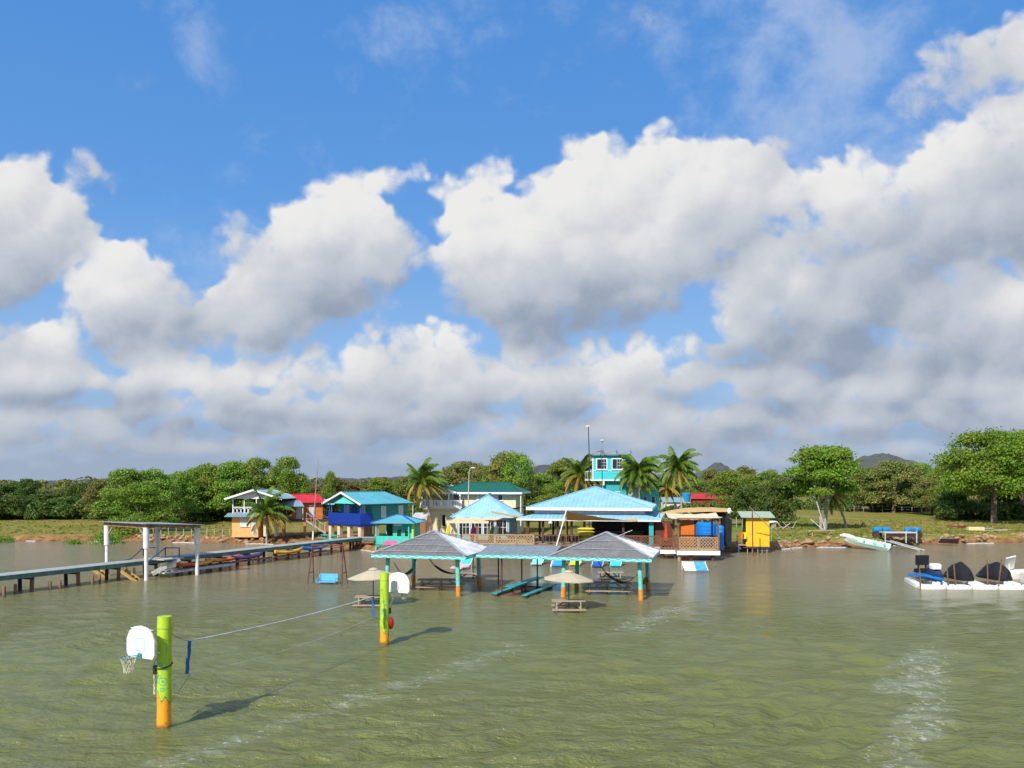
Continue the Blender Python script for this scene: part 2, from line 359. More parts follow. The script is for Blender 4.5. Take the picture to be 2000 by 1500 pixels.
    sp = t.nodes.new('ShaderNodeSeparateXYZ'); t.links.new(v, sp.inputs[0]); z = V(sp.outputs[2])
    a = sm(cov+(n1_-.5)*1.5*sm(cov, 0, .5)+(n2_-.5)*.55, .04, 1.45)*at('edge')
    s_ = tone+(n1_-.5)*.30+(n2_-.5)*.42
    col = mix(sm(s_, .0, .52), (.265, .325, .425), (.50, .535, .595)); col = mix(sm(s_, .42, .98), col, (.765, .76, .755))
    veil = sm(z, .0, .10, .5, 0); col = mix(veil, col, (.36, .425, .54))
    a = a.max(sm(z, .0, .15, .9, 0)*at('edge'))
    em = t.nodes.new('ShaderNodeEmission'); t.links.new(col, em.inputs[0]); tr = t.nodes.new('ShaderNodeBsdfTransparent'); mx = t.nodes.new('ShaderNodeMixShader')
    t.links.new(a.k, mx.inputs[0]); t.links.new(tr.outputs[0], mx.inputs[1]); t.links.new(em.outputs[0], mx.inputs[2]); o_ = t.nodes.new('ShaderNodeOutputMaterial'); t.links.new(mx.outputs[0], o_.inputs[0])
    m.cycles.emission_sampling = 'NONE'; me.materials.append(m)
    o = bpy.data.objects.new('sky', me); COL.objects.link(o); tag(o, kind='structure')
clouds()
# ---------------------------------------------------------------- shoreline and ground
SH = [(-3000, 1056), (-200, 1056), (0, 1056), (200, 1057), (420, 1060), (560, 1063), (700, 1073), (800, 1084), (900, 1084), (1280, 1084), (1330, 1082), (1440, 1078), (1500, 1074),
      (1560, 1069), (1670, 1068), (1760, 1064), (1850, 1062), (1950, 1060), (2100, 1059), (5000, 1059)]
SP = [(PX(px, PY(py)), PY(py)) for px, py in SH]
SXs, SYs = [p[0] for p in SP], [p[1] for p in SP]
def shore(x): return float(np.interp(x, SXs, SYs))
def gz(x, y):                                          # ground height
    s = y-shore(x); lo = .42 if -30 < x < -9 else (.5 if 0 < x < 25 else .6)
    b = lo+.25 if x > 33 else lo
    if s < 0: return -.35+max(-.8, s*.12)
    return min(1, s/1.1)**.7*b-.0+ (.9-b if False else 0)+(1-b+.0)*min(1, s/45)+min(max(0, s-45), 120)*.006
def ground_mesh():
    xs = [-3200, -1600, -800, -400, -200]+[i for i in range(-120, -70, 5)]+[i*.6 for i in range(-116, 130)]+[i for i in range(80, 140, 5)]+[200, 400, 800, 1600, 3200]
    ss = [-30, -12, -5, -2, -.8, -.2, .05, .2, .4, .6, .85, 1.1, 1.5, 2.2]+[3+i*1.2 for i in range(40)]+[55, 62, 70, 80, 95, 120, 160, 240, 400, 700, 1300, 2600, 5500]
    rng = np.random.RandomState(3); v = []
    for s_ in ss:
        for x in xs:
            j = .0 if abs(x) > 120 else (math.sin(x*1.7)*.16+math.sin(x*.63+1)*.3+math.sin(x*4.1)*.1+rng.uniform(-.18, .18))
            y = shore(x)+s_+(j if -1 < s_ < 4 else 0)
            z = gz(x, shore(x)+s_)
            if .1 < s_ < 60 and abs(x) < 130: z += rng.uniform(-1, 1)*(.09 if s_ < 2 else .03)
            v.append((x, y, z))
    n = len(xs); f = [(i*n+j, i*n+j+1, (i+1)*n+j+1, (i+1)*n+j) for i in range(len(ss)-1) for j in range(n-1)]
    m = bpy.data.materials.new('grass_and_earth'); m.use_nodes = True; V.t = t = m.node_tree; b = t.nodes['Principled BSDF']
    tc = t.nodes.new('ShaderNodeTexCoord').outputs['Object']
    sp = t.nodes.new('ShaderNodeSeparateXYZ'); t.links.new(tc, sp.inputs[0]); X, Z = V(sp.outputs[0]), V(sp.outputs[2])
    n1, n2, n3 = noise(tc, .11, 4, .6), noise(tc, 1.1, 5, .7), noise(tc, 7, 4, .7)
    green = mix(sm(n3, .3, .7), (.12, .145, .018), (.22, .21, .04))
    lush = mix(sm(n3, .3, .7), (.06, .16, .015), (.13, .24, .03))
    gr = mix(sm(X, 18, 30)*sm(X, 38, 52, 1, 0), green, lush)
    dry = mix(sm(n3, .3, .7), (.29, .19, .06), (.38, .28, .09))
    gr = mix(sm(n1*.6+n2*.4, (.44), .60, 0, .75), gr, dry)
    earth = mix(sm(n2, .35, .65), (.34, .19, .08), (.17, .08, .035))
    sand = mix(sm(n2, .4, .6), (.52, .38, .22), (.36, .25, .14))
    gr = mix(sm(X, -25, -22)*sm(X, -10, -6, 1, 0)*sm(V(sp.outputs[1]), 90, 96, 1, 0)*sm(n2, .36, .52, .3, 1), gr, sand)
    col = mix(sm(Z+n2*.25, .62, .74), earth, gr)
    col = mix(sm(Z, -.05, .12, .55, 0), col, (.08, .05, .03))
    t.links.new(col, b.inputs['Base Color']); b.inputs['Roughness'].default_value = .9; b.inputs['Specular IOR Level'].default_value = .15
    bn = t.nodes.new('ShaderNodeBump'); bn.inputs['Strength'].default_value = .9; bn.inputs['Distance'].default_value = .15
    t.links.new((n3*.5+n2*.6).k, bn.inputs['Height']); t.links.new(bn.outputs[0], b.inputs['Normal'])
    mb = MB(); mb.add(v, f); tag(mb.build('ground', m, smooth=True, sharp=80), kind='structure')
ground_mesh()
def water():
    ys = [-400, -60, 0, 8]; y = 12.
    while y < 90: ys.append(y); y += max(.07, .000125*y*y*1.15)
    ys += [95, 110]
    ts = np.linspace(-.8, .8, 640)
    ys = np.array(ys); Y, T = np.meshgrid(ys, ts, indexing='ij')
    Yw = np.maximum(Y, 12.); Xg = T*Yw
    far = np.abs(T) > .7                              # stretch the rim out sideways
    Xg = np.where(far, np.sign(T)*(.7*Yw+(np.abs(T)-.7)*10*(Yw*2+500)), Xg)
    rng = np.random.RandomState(11); Z = np.zeros_like(Xg)
    near = np.clip((95-Y)/60, 0, 1)*np.clip((Y-9)/5, 0, 1)*(~far)
    for i in range(80):
        wl = 10**rng.uniform(math.log10(.55), math.log10(2.4)); a = rng.normal(-1.35, .55)
        kx, ky = math.cos(a)*2*math.pi/wl, math.sin(a)*2*math.pi/wl
        res = np.clip((wl/(.0005*Y*Y+.12)-1.2)/2, 0, 1)
        ph = kx*Xg+ky*Y+rng.uniform(0, 6.28)+.8*np.sin(Xg*.21+i)*np.sin(Y*.17+i*2)
        s_ = np.sin(ph); Z += (s_+.25*np.cos(2*ph))*wl**.7*.0088*res
    grp = .7+.5*np.sin(Xg*.35+1.3*np.sin(Y*.21))*np.sin(Y*.29+Xg*.1)
    Z = Z*near*grp
    n0, n1 = Xg.shape
    co = np.stack([Xg, Y, Z], -1).reshape(-1, 3)
    idx = np.arange(n0*n1).reshape(n0, n1)
    q = np.stack([idx[:-1, :-1], idx[:-1, 1:], idx[1:, 1:], idx[1:, :-1]], -1).reshape(-1, 4)
    me = bpy.data.meshes.new('water'); me.vertices.add(len(co)); me.vertices.foreach_set('co', co.ravel())
    me.loops.add(q.size); me.loops.foreach_set('vertex_index', q.ravel().astype(np.int32))
    me.polygons.add(len(q)); me.polygons.foreach_set('loop_start', np.arange(0, q.size, 4, dtype=np.int32))
    me.polygons.foreach_set('use_smooth', np.ones(len(q), dtype=bool)); me.update(calc_edges=True); me.validate()
    m = bpy.data.materials.new('murky_sea_water'); m.use_nodes = True; V.t = t = m.node_tree; b = t.nodes['Principled BSDF']
    tc = t.nodes.new('ShaderNodeTexCoord').outputs['Object']
    sp = t.nodes.new('ShaderNodeSeparateXYZ'); t.links.new(tc, sp.inputs[0]); X, Yv = V(sp.outputs[0]), V(sp.outputs[1])
    st = vm('MULTIPLY', tc, (.35, 1, 1))
    big, n2, n3 = noise(st, .18, 3), noise(st, 1.3, 4, .6), noise(tc, 9, 3, .6)
    col = mix(sm(big*14+Yv, 38, 74), (.148, .164, .048), (.245, .205, .125))       # silt is stirred up near the shore
    col = mix(sm(n2, .35, .7, 0, .30), col, (.108, .124, .034))
    # foam: drift lines (segments in the sea surface), at right also a painted reflection streak, and breakers along the bank
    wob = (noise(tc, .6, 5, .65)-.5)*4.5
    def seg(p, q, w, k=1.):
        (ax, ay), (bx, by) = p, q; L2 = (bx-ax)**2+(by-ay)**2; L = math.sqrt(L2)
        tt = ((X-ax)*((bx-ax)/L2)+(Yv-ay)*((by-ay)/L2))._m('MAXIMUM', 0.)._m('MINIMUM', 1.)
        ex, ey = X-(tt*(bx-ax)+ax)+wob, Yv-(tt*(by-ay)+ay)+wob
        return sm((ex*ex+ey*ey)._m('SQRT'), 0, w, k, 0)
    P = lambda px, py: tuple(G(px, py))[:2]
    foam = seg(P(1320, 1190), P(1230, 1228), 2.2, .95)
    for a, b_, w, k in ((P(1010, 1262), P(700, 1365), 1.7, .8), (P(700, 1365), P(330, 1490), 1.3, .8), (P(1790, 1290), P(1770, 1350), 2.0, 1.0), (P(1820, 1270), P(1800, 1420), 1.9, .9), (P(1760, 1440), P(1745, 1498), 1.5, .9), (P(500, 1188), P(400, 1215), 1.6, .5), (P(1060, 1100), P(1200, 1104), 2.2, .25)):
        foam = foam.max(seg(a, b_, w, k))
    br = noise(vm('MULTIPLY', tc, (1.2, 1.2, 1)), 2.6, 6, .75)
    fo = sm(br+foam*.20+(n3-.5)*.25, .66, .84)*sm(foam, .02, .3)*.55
    foam_sheen = sm(noise(vm('MULTIPLY', tc, (.5, .9, 1)), 1.1, 5, .7)+foam*.22, .55, .85)*sm(foam, .0, .7)*.20  # thin foam along the lines; at right it paints a whitish reflection streak
    fo = fo.max(foam_sheen)
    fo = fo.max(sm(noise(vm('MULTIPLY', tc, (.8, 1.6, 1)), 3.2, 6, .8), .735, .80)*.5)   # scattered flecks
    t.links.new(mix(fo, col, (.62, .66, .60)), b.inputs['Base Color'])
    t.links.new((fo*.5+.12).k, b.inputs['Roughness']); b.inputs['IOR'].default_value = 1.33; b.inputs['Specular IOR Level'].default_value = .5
    bn = t.nodes.new('ShaderNodeBump'); t.links.new(sm(noise(vm('MULTIPLY', tc, (.5, 1, 1)), .07, 4, .6), .36, .62, .55, 1.15).k, bn.inputs['Strength']); bn.inputs['Distance'].default_value = .11
    w1 = noise(vm('MULTIPLY', tc, (.55, 1.15, 1)), .9, 3, .55); w2 = noise(vm('MULTIPLY', tc, (.6, 1.15, 1)), 2.6, 4, .66)
    t.links.new((w1*1.2+w2*2.5+n3*.3).k, bn.inputs['Height']); t.links.new(bn.outputs[0], b.inputs['Normal'])
    me.materials.append(m); o = bpy.data.objects.new('water', me); COL.objects.link(o); tag(o, kind='structure')
water()
def breakers():                                        # low white wash where the waves reach the bank
    rng = random.Random(4); m = mat('sea_foam', (.8, .8, .76), .8)
    mb = MB(); x = -58.
    while x < 58:
        L = rng.uniform(.8, 3.6)
        if not (-6 < x < 21) and rng.random() < .62:
            rings = []
            for i in range(7):
                xx = x+L*i/6; yy = shore(xx)-.35+math.sin(xx*2)*.15; w = math.sin(math.pi*(i+.2)/6.4)*.13+.01
                rings.append([(xx, yy-w, .0), (xx, yy-w*.4, .03), (xx, yy+w*.4, .035), (xx, yy+w, .01)])
            mb.loft(rings, closed=False, cap=False)
        x += L+rng.uniform(.3, 2.5)
    tag(mb.build('shore_foam', m, smooth=True), 'broken white wash of small waves along the brown bank', 'foam', kind='stuff')
breakers()
def hills():
    rng = np.random.RandomState(8)
    m = leafmat('distant_forest', (.05, .06, .045), (.08, .085, .065), (.10, .09, .075), 0, .02)
    for (X0, X1, Y, pk) in ((-420, 60, 620, [(-420, 4), (-300, 9), (-180, 7), (-40, 12), (30, 22), (60, 10)]), (60, 560, 640, [(60, 8), (100, 12), (148, 14), (165, 25), (182, 14), (225, 12), (262, 13), (280, 30), (300, 33), (322, 25), (340, 17), (372, 21), (400, 16), (560, 10)])):
        mb = MB(); nx, ny = 170, 16; v = []
        for j in range(ny):
            for i in range(nx):
                x = X0+(X1-X0)*i/(nx-1); tz = math.sin(math.pi*j/(ny-1)*.5) if j < ny*.7 else 1
                z = np.interp(x, [p[0] for p in pk], [p[1] for p in pk])*tz+(rng.uniform(-1, 1)*1.2 if j else 0)
                v.append(((x+rng.uniform(-1, 1))*(Y+j*9)/Y, Y+j*9+rng.uniform(-2, 2), z))
        mb.add(v, [(j*nx+i, j*nx+i+1, (j+1)*nx+i+1, (j+1)*nx+i) for j in range(ny-1) for i in range(nx-1)])
        tag(mb.build('hills', m), kind='structure')
hills()

def grass_tufts():
    rng = np.random.RandomState(17); V_, Fc = [], []; k = 0
    for i in range(8000):
        px = rng.uniform(1500, 2080) if i % 4 else rng.uniform(-60, 470); Y = 86+rng.rand()**1.6*34; x = PX(px, Y)
        if Y < shore(x)+2.2: continue
        z = gz(x, Y); h_ = rng.uniform(.05, .18); a = rng.uniform(0, 3.14); w = rng.uniform(.1, .25); dx_, dy_ = math.cos(a)*w, math.sin(a)*w; l = rng.uniform(-.1, .1)
        V_ += [(x-dx_, Y-dy_, z-.03), (x+dx_, Y+dy_, z-.03), (x+dx_*.7+l, Y+dy_*.7, z+h_), (x-dx_*.7+l, Y-dy_*.7, z+h_*.8)]; Fc.append((k, k+1, k+2, k+3)); k += 4
    mb = MB(); mb.add(V_, Fc); tag(mb.build('grass_tufts', leafmat('meadow_grass', (.17, .21, .025), (.30, .30, .06), (.38, .31, .10), .3, .25)), 'tufts of yellow green grass on the lawns', 'grass', kind='stuff')
grass_tufts()
# ---------------------------------------------------------------- trees
LEAF_BRIGHT = leafmat('leaves_bright_green', (.10, .24, .015), (.20, .38, .03), (.24, .34, .04))
LEAF_MID = leafmat('leaves_mid_green', (.10, .20, .02), (.23, .35, .035), (.27, .31, .05))
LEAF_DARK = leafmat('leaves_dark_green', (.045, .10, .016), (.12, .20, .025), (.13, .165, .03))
LEAF_OLIVE = leafmat('leaves_olive', (.13, .18, .038), (.24, .27, .06), (.26, .22, .07))
LEAF_BROWN = leafmat('leaves_reddish_brown', (.11, .17, .028), (.23, .24, .045), (.28, .18, .05))
PALM_G = leafmat('palm_green', (.06, .15, .015), (.15, .26, .03), (.20, .26, .04), sc=.8)
PALM_Y = leafmat('palm_yellow', (.18, .22, .03), (.48, .36, .06), (.50, .28, .06), sc=.8)
BARK = mat('bark', (.20, .16, .12), .9, var=.3, bump=.6, bsc=9, stretch=(1, 1, .3))
BARKP = mat('pale_bark', (.42, .38, .31), .85, var=.25, bump=.4, bsc=9)
def leaves_mesh(name, P, N, size, rng, m, aspect=1.7):
    n = len(P)
    d = N+rng.normal(0, .75, (n, 3)); d /= np.linalg.norm(d, axis=1)[:, None]
    a = np.cross(d, rng.normal(0, 1, (n, 3))); a /= np.linalg.norm(a, axis=1)[:, None]
    b = np.cross(d, a); s_ = size*.64*rng.uniform(.55, 1.35, (n, 1))
    a = a*s_*.5*aspect; b = b*s_*.5; mid = d*s_*.12
    co = np.stack([P-a, P-b+mid, P+a, P+b+mid], 1).reshape(-1, 3)
    me = bpy.data.meshes.new(name); me.vertices.add(4*n); me.vertices.foreach_set('co', co.ravel())
    me.loops.add(4*n); me.loops.foreach_set('vertex_index', np.arange(4*n, dtype=np.int32))
    me.polygons.add(n); me.polygons.foreach_set('loop_start', np.arange(0, 4*n, 4, dtype=np.int32)); me.update(calc_edges=True)
    me.materials.append(m); o = bpy.data.objects.new(name, me); COL.objects.link(o); return o
def crown_points(rng, W, Hc, z0, nc, nl, flat=.62, clump=.26, lean=0., low=.25):
    """leaf positions and outward normals for a crown of width W, height Hc standing above z0"""
    P, N, C = [], [], []
    for i in range(nc):
        th = rng.uniform(0, 6.283); u = rng.uniform(-low, 1)
        rr = math.sqrt(max(0, 1-u*u))*rng.uniform(.62, 1.06) if rng.rand() > .18 else rng.uniform(.1, .6)
        c_ = np.array([math.cos(th)*rr*W/2*.82+lean*(u+.2)*W*.2, math.sin(th)*rr*W/2*.82, z0+Hc*(low+u*.86)/(1+low)*.95+Hc*.06])
        C.append(c_); r_ = W*clump*rng.uniform(.55, 1.05); k = int(nl/nc*rng.uniform(.6, 1.4))
        q = rng.normal(0, 1, (k, 3)); q /= np.linalg.norm(q, axis=1)[:, None]; q[:, 2] = np.where(q[:, 2] < -.35, -q[:, 2], q[:, 2])
        rad = r_*rng.uniform(.45, 1.08, (k, 1))**.6
        P.append(c_+q*rad*np.array([1, 1, flat])); N.append(q)
    P, N = np.concatenate(P), np.concatenate(N); k = rng.rand(len(P)) < .4; P[k] += rng.normal(0, .042*W, (k.sum(), 3))*np.array([1, 1, .6])
    return P, N, C
def make_tree(name, label, cat, H, W, z0, m, seed, nc=26, nl=5200, leaf=.3, tr=.22, bark=None, stems=1, flat=.62, clump=.26, lean=0., low=.25, group=None):
    rng = np.random.RandomState(seed); t = thing(name, label, cat, group=group)
    P, N, C = crown_points(rng, W, H-z0, z0, nc, nl, flat, clump, lean, low)
    P[:, 2] = np.minimum(P[:, 2], H*1.03)
    mb = MB()
    for s_ in range(stems):
        o = np.array([rng.uniform(-1, 1), rng.uniform(-1, 1), 0])*(.5 if stems > 1 else 0)
        top = np.array([o[0]*2+lean*.4, o[1]*2, z0+(H-z0)*.35])
        mb.tube([o+(0, 0, -.4), o+(0, 0, .05), o*1.3+(rng.uniform(-.1, .1), 0, z0*.5), top*.9+(0, 0, z0*.1), top], [tr*1.5, tr*1.15, tr*.9, tr*.72, tr*.45], 8)
        for c_ in C[s_::max(2, stems)][:9]:
            st = o*1.2+(top-o)*rng.uniform(.45, .9); md = (st+c_)/2+(0, 0, -.06*W*rng.rand())
            mb.tube([st, md, c_], [tr*.38, tr*.24, tr*.08], 5)
    mb.build('trunk', bark or BARK, t, smooth=True)
    leaves_mesh('crown', P, N, leaf, rng, m).parent = t
    return t
def make_bush(name, label, W, H, m, seed, nl=1300, leaf=.22, group=None, cat='bush'):
    rng = np.random.RandomState(seed)
    P, N, C = crown_points(rng, W, H, 0, 11, nl, .7, .3, low=.0)
    P[:, 2] = np.abs(P[:, 2]); o = leaves_mesh(name, P, N, leaf, rng, m); return tag(o, label, cat, group)
def frond(mb, base, az, el, L, droop, wind, rng, w=.5, nleaf=44, mi=0):
    p = Vector(base); d = Vector((math.cos(az)*math.cos(el), math.sin(az)*math.cos(el), math.sin(el))); pts = [p.copy()]; ds = [d.copy()]
    for i in range(12):
        d = (d+Vector((wind[0], wind[1], -droop))*(.05+.012*i)).normalized(); p = p+d*(L/12); pts.append(p.copy()); ds.append(d.copy())
    mb.tube(pts, [.035*(1-i/15) for i in range(13)], 4, mi)
    for i in range(nleaf):
        f = .10+.9*i/nleaf; k = min(11, int(f*12)); q = pts[k].lerp(pts[k+1], f*12-k); d = ds[k]
        side = d.cross(Vector((0, 0, 1))).normalized() if abs(d.z) < .97 else Vector((1, 0, 0))
        ll = w*(.45+.75*math.sin(math.pi*min(1, f*.88+.1)))*rng.uniform(.85, 1.35)
        for s_ in (1, -1):
            o = (side*s_*.8+d*.75+Vector((wind[0]*.5, wind[1]*.5, -.45-.5*droop+rng.uniform(-.15, .15)))).normalized()*ll
            ww = d*(.04+.02*rng.random())
            mb.add([q-ww, q+ww, q+o*.6+ww*.8+Vector((0, 0, .02)), q+o, q+o*.6-ww*.8], [(0, 1, 2, 3, 4)], mi)
def make_palm(label, base, bend, H, L, seed, nf=18, wind=(.5, 0), yellow=.35, tr=.14, w=.55, droop=1.):
    rng = random.Random(seed); t = thing('coconut_palm', label, 'palm', base)
    top = Vector((bend[0], bend[1], H)); mb = MB(); n = 9
    pts = [Vector((bend[0]*(i/n)**1.7, bend[1]*(i/n)**1.7, H*i/n-.3*(i == 0))) for i in range(n+1)]
    mb.tube(pts, [tr*1.5]+[tr*(1.05-.35*i/n) for i in range(1, n+1)], 9); mb.build('trunk', BARKP, t, smooth=True)
    c_ = MB()
    for i in range(nf):
        a = i*2.399+rng.uniform(-.2, .2); e = 1.35-2.0*(i/nf)+rng.uniform(-.12, .12); y = i/nf > 1-yellow
        frond(c_, top+Vector((0, 0, .05)), a, e, L*rng.uniform(.85, 1.1), droop*(.9+.6*rng.random()), wind, rng, w, mi=1 if y else 0)
    c_.build('crown', [PALM_G, PALM_Y], t)
    nb = MB()
    for i in range(7):
        a = i*.9; o = top+Vector((math.cos(a)*.2, math.sin(a)*.2, -.22-.1*(i % 2)))
        nb.loft([[o+Vector((math.cos(b)*r_, math.sin(b)*r_, z)) for b in (0, 1.26, 2.5, 3.77, 5.03)] for z, r_ in ((-.13, .02), (-.07, .1), (.03, .11), (.12, .03))])
    nb.build('coconuts', mat('coconut_husk', (.28, .22, .05), .6), t, smooth=True); return t
def gpos(px, Y, dz=0.):
    x = PX(px, Y); return (x, Y, gz(x, Y)+dz)
def fit(px, Y, topy):                                  # tree height so that its top is at row topy
    return PZ(topy, Y)-gpos(px, Y)[2]
# prototypes of a kind; far ones share their meshes
def stand(kind, rows, group, cat='tree'):
    for px, Y, topy, wpx, label in rows:
        p = gpos(px, Y); H = fit(px, Y, topy); W = wpx/F*Y; protos = KIND[kind]; k = KCOUNT[kind] % len(protos); KCOUNT[kind] += 1
        pr = protos[k]
        if pr is None or isinstance(pr, tuple):
            o = make_tree(pr[0], label, cat, *pr[1:9], **pr[9]); o['group'] = group; o['label'] = label; protos[k] = o; o['_h'] = pr[1]; o['_w'] = pr[2]
        else: o = dup(pr); o['label'] = label; o['group'] = group
        o.location = p; o.rotation_euler = (0, 0, (px*7.3) % 6.28)
        h0, w0 = PH[kind][k]; o.scale = (W/w0, W/w0, H/h0)
        if '_h' in o: del o['_h'], o['_w']
KCOUNT = dict(mid=0, dark=0, olive=0, brown=0, bright=0)
def spec(name, m, seeds, H=9, W=8, z0=2.4, **kw):
    return [(name, H, W, z0, m, s_) for s_ in seeds], kw
KIND, PH = {}, {}
for k, nm, m, seeds, H, W, z0, kw in (
    ('mid', 'broadleaf_tree', LEAF_MID, (1, 2, 3, 4), 10, 9, 1.6, dict(nc=46, nl=16000, leaf=.30, clump=.2)),
    ('dark', 'dense_tree', LEAF_DARK, (11, 12, 13), 7, 9, .3, dict(nc=34, nl=12000, leaf=.34, low=.5, clump=.22)),
    ('olive', 'olive_green_tree', LEAF_OLIVE, (21, 22, 23), 8, 9, .9, dict(nc=44, nl=14000, leaf=.30, low=.4, clump=.2)),
    ('brown', 'reddish_tree', LEAF_BROWN, (31, 32), 8, 9, .8, dict(nc=40, nl=14000, leaf=.30, low=.4, clump=.2)),
    ('bright', 'bright_green_tree', LEAF_BRIGHT, (41, 42), 9, 9, 1.4, dict(nc=40, nl=15000, leaf=.30, clump=.2))):
    KIND[k] = [(nm, H, W, z0, m, s_, kw) for s_ in seeds]; PH[k] = [(H, W)]*len(seeds)
def stand_(kind, rows, group):
    for px, Y, topy, wpx, label in rows:
        p = gpos(px, Y); H = fit(px, Y, topy); W = wpx/F*Y; k = KCOUNT[kind] % len(KIND[kind]); KCOUNT[kind] += 1
        pr = KIND[kind][k]
        if isinstance(pr, tuple):
            nm, h0, w0, z0, m, s_, kw = pr; o = make_tree(nm, label, 'tree', h0, w0, z0, m, s_, **kw); KIND[kind][k] = o
        else: o = dup(pr); o['label'] = label
        if group: o['group'] = group
        h0, w0 = PH[kind][k]; o.location = p; o.rotation_euler = (0, 0, (px*7.3) % 6.28); o.scale = (W/w0, W/w0, H/h0)
stand = stand_
GL = 'low trees of the far left woodland'
stand('dark', [(8, 128, 948, 90, 'dark tree cut by the left edge of the photo'), (-35, 122, 955, 90, 'dark tree mostly outside the left edge'),
    (52, 134, 938, 62, 'small round dark crown standing above the far left woodland, left of its twin'), (100, 130, 966, 110, 'dark bushy tree in the woodland right of the first round crown'),
    (155, 132, 944, 60, 'small round dark crown above the woodland left of the big shore tree'), (30, 124, 970, 80, 'low dark thicket tree at the back of the left meadow'),
    (128, 126, 972, 80, 'low dark thicket tree behind the meadow, beside the brownish one'), (190, 128, 962, 80, 'dark tree touching the left side of the big shore tree')], GL)
stand('olive', [(75, 140, 956, 90, 'greyish green tree between the two round dark crowns'), (125, 140, 954, 90, 'greyish tree left of the second round dark crown'), (205, 118, 938, 80, 'yellowish green tree leaning on the left of the big shore tree')], GL)
GM = 'tall trees behind the meadow and orange house'
stand('mid', [(245, 104, 918, 110, 'big tree with a pale domed top, leftmost of the tall row'), (300, 106, 914, 100, 'big domed tree directly behind the jetty canopy'), (352, 114, 922, 90, 'broad green tree right of the jetty canopy'), (405, 118, 908, 100, 'tall tree between jetty canopy and white balcony house'),
    (455, 116, 903, 90, 'tall tree above the white balcony house'), (500, 118, 892, 100, 'tallest tree of the row, above the young palm'), (560, 116, 894, 84, 'round tall tree ending the row, left of the thin mast')], GM)
stand('bright', [(275, 96, 945, 110, 'bright dense tree filling the shore behind the canopy roof'), (385, 125, 915, 80, 'bright tree in the second line right of the canopy')], GM)
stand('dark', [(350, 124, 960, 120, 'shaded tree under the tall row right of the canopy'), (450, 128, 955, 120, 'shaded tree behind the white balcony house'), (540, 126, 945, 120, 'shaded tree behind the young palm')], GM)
GB = 'trees behind the coloured houses'
stand('brown', [(620, 140, 948, 70, 'low brownish tree beside the thin mast'), (655, 138, 932, 80, 'reddish brown tree between mast and turquoise roofed house'), (700, 142, 944, 80, 'brown tinted tree above the turquoise roof ridge'), (985, 122, 884, 90, 'tall reddish topped tree behind the green roofed house'), (795, 160, 930, 80, 'brown bush covered rise left of the tall palm')], GB)
stand('mid', [(645, 130, 922, 34, 'small tree poking up just right of the mast'), (742, 138, 934, 84, 'dome shaped yellow green tree above the turquoise roof'), (1012, 118, 882, 70, 'tall green tree right of the green roof'), (1062, 124, 925, 84, 'rounded tree between green roof and leaning palm'), (1095, 126, 900, 72, 'tree just left of the leaning palm'), (1118, 130, 910, 60, 'tree behind the leaning palm'), (1075, 100, 948, 70, 'leafy tree close behind the large blue roof')], GB)
stand('olive', [(905, 175, 904, 110, 'olive hill of trees above the green roof'), (860, 170, 925, 90, 'olive tree behind the tall palm'), (940, 150, 912, 70, 'olive tree above the right end of the green roof'), (600, 150, 945, 60, 'grey green tree left of the mast')], GB)
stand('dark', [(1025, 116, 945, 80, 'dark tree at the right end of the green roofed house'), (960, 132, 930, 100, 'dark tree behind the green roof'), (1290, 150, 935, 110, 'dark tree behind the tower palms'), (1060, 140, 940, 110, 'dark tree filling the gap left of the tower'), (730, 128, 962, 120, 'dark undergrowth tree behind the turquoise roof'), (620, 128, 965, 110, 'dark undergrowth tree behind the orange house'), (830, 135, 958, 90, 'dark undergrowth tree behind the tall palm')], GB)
GR = 'trees behind the right hand lawn'
stand('mid', [(1345, 165, 925, 70, 'small tree right of the tall tower palm'), (1425, 128, 920, 84, 'round tree right of the red house'), (1470, 118, 928, 80, 'bushy tree behind the yellow hut'), (1506, 116, 916, 74, 'tree just left of the big shade tree'), (1800, 150, 905, 80, 'rounded tree in the middle of the right woodland'), (1850, 140, 900, 70, 'tree left of the largest right hand tree')], GR)
stand('olive', [(1390, 170, 918, 60, 'pale tree behind the red house'), (1375, 165, 940, 60, 'pale bush like tree in front of the red house'), (1700, 150, 915, 90, 'olive tree right of the big shade tree'), (1745, 146, 903, 120, 'broad olive tree with dark trunks at the back of the lawn'), (1780, 160, 918, 90, 'olive tree below the dark round hill'), (1820, 138, 935, 80, 'grey olive tree in the right woodland'), (1868, 130, 880, 56, 'thin leaved grey tree left of the largest right hand tree')], GR)
stand('brown', [(1835, 134, 950, 70, 'brownish tree at the lawn edge of the right woodland'), (1455, 150, 912, 70, 'brownish tree above the yellow hut')], GR)
stand('dark', [(1470, 108, 948, 90, 'dark tree directly behind the yellow hut roof'), (1520, 104, 935, 84, 'dark tree shading the lawn left of the big shade tree'), (1860, 124, 955, 70, 'dark undergrowth tree left of the big right trunk'), (1900, 130, 930, 110, 'dark tree behind the big right trunk'), (1970, 128, 935, 110, 'dark tree right of the big right trunk'), (2030, 124, 930, 110, 'dark tree cut by the right edge'), (1680, 160, 950, 80, 'dark tree behind the drooping palm'), (1790, 152, 950, 110, 'dark undergrowth tree in the right woodland')], GR)
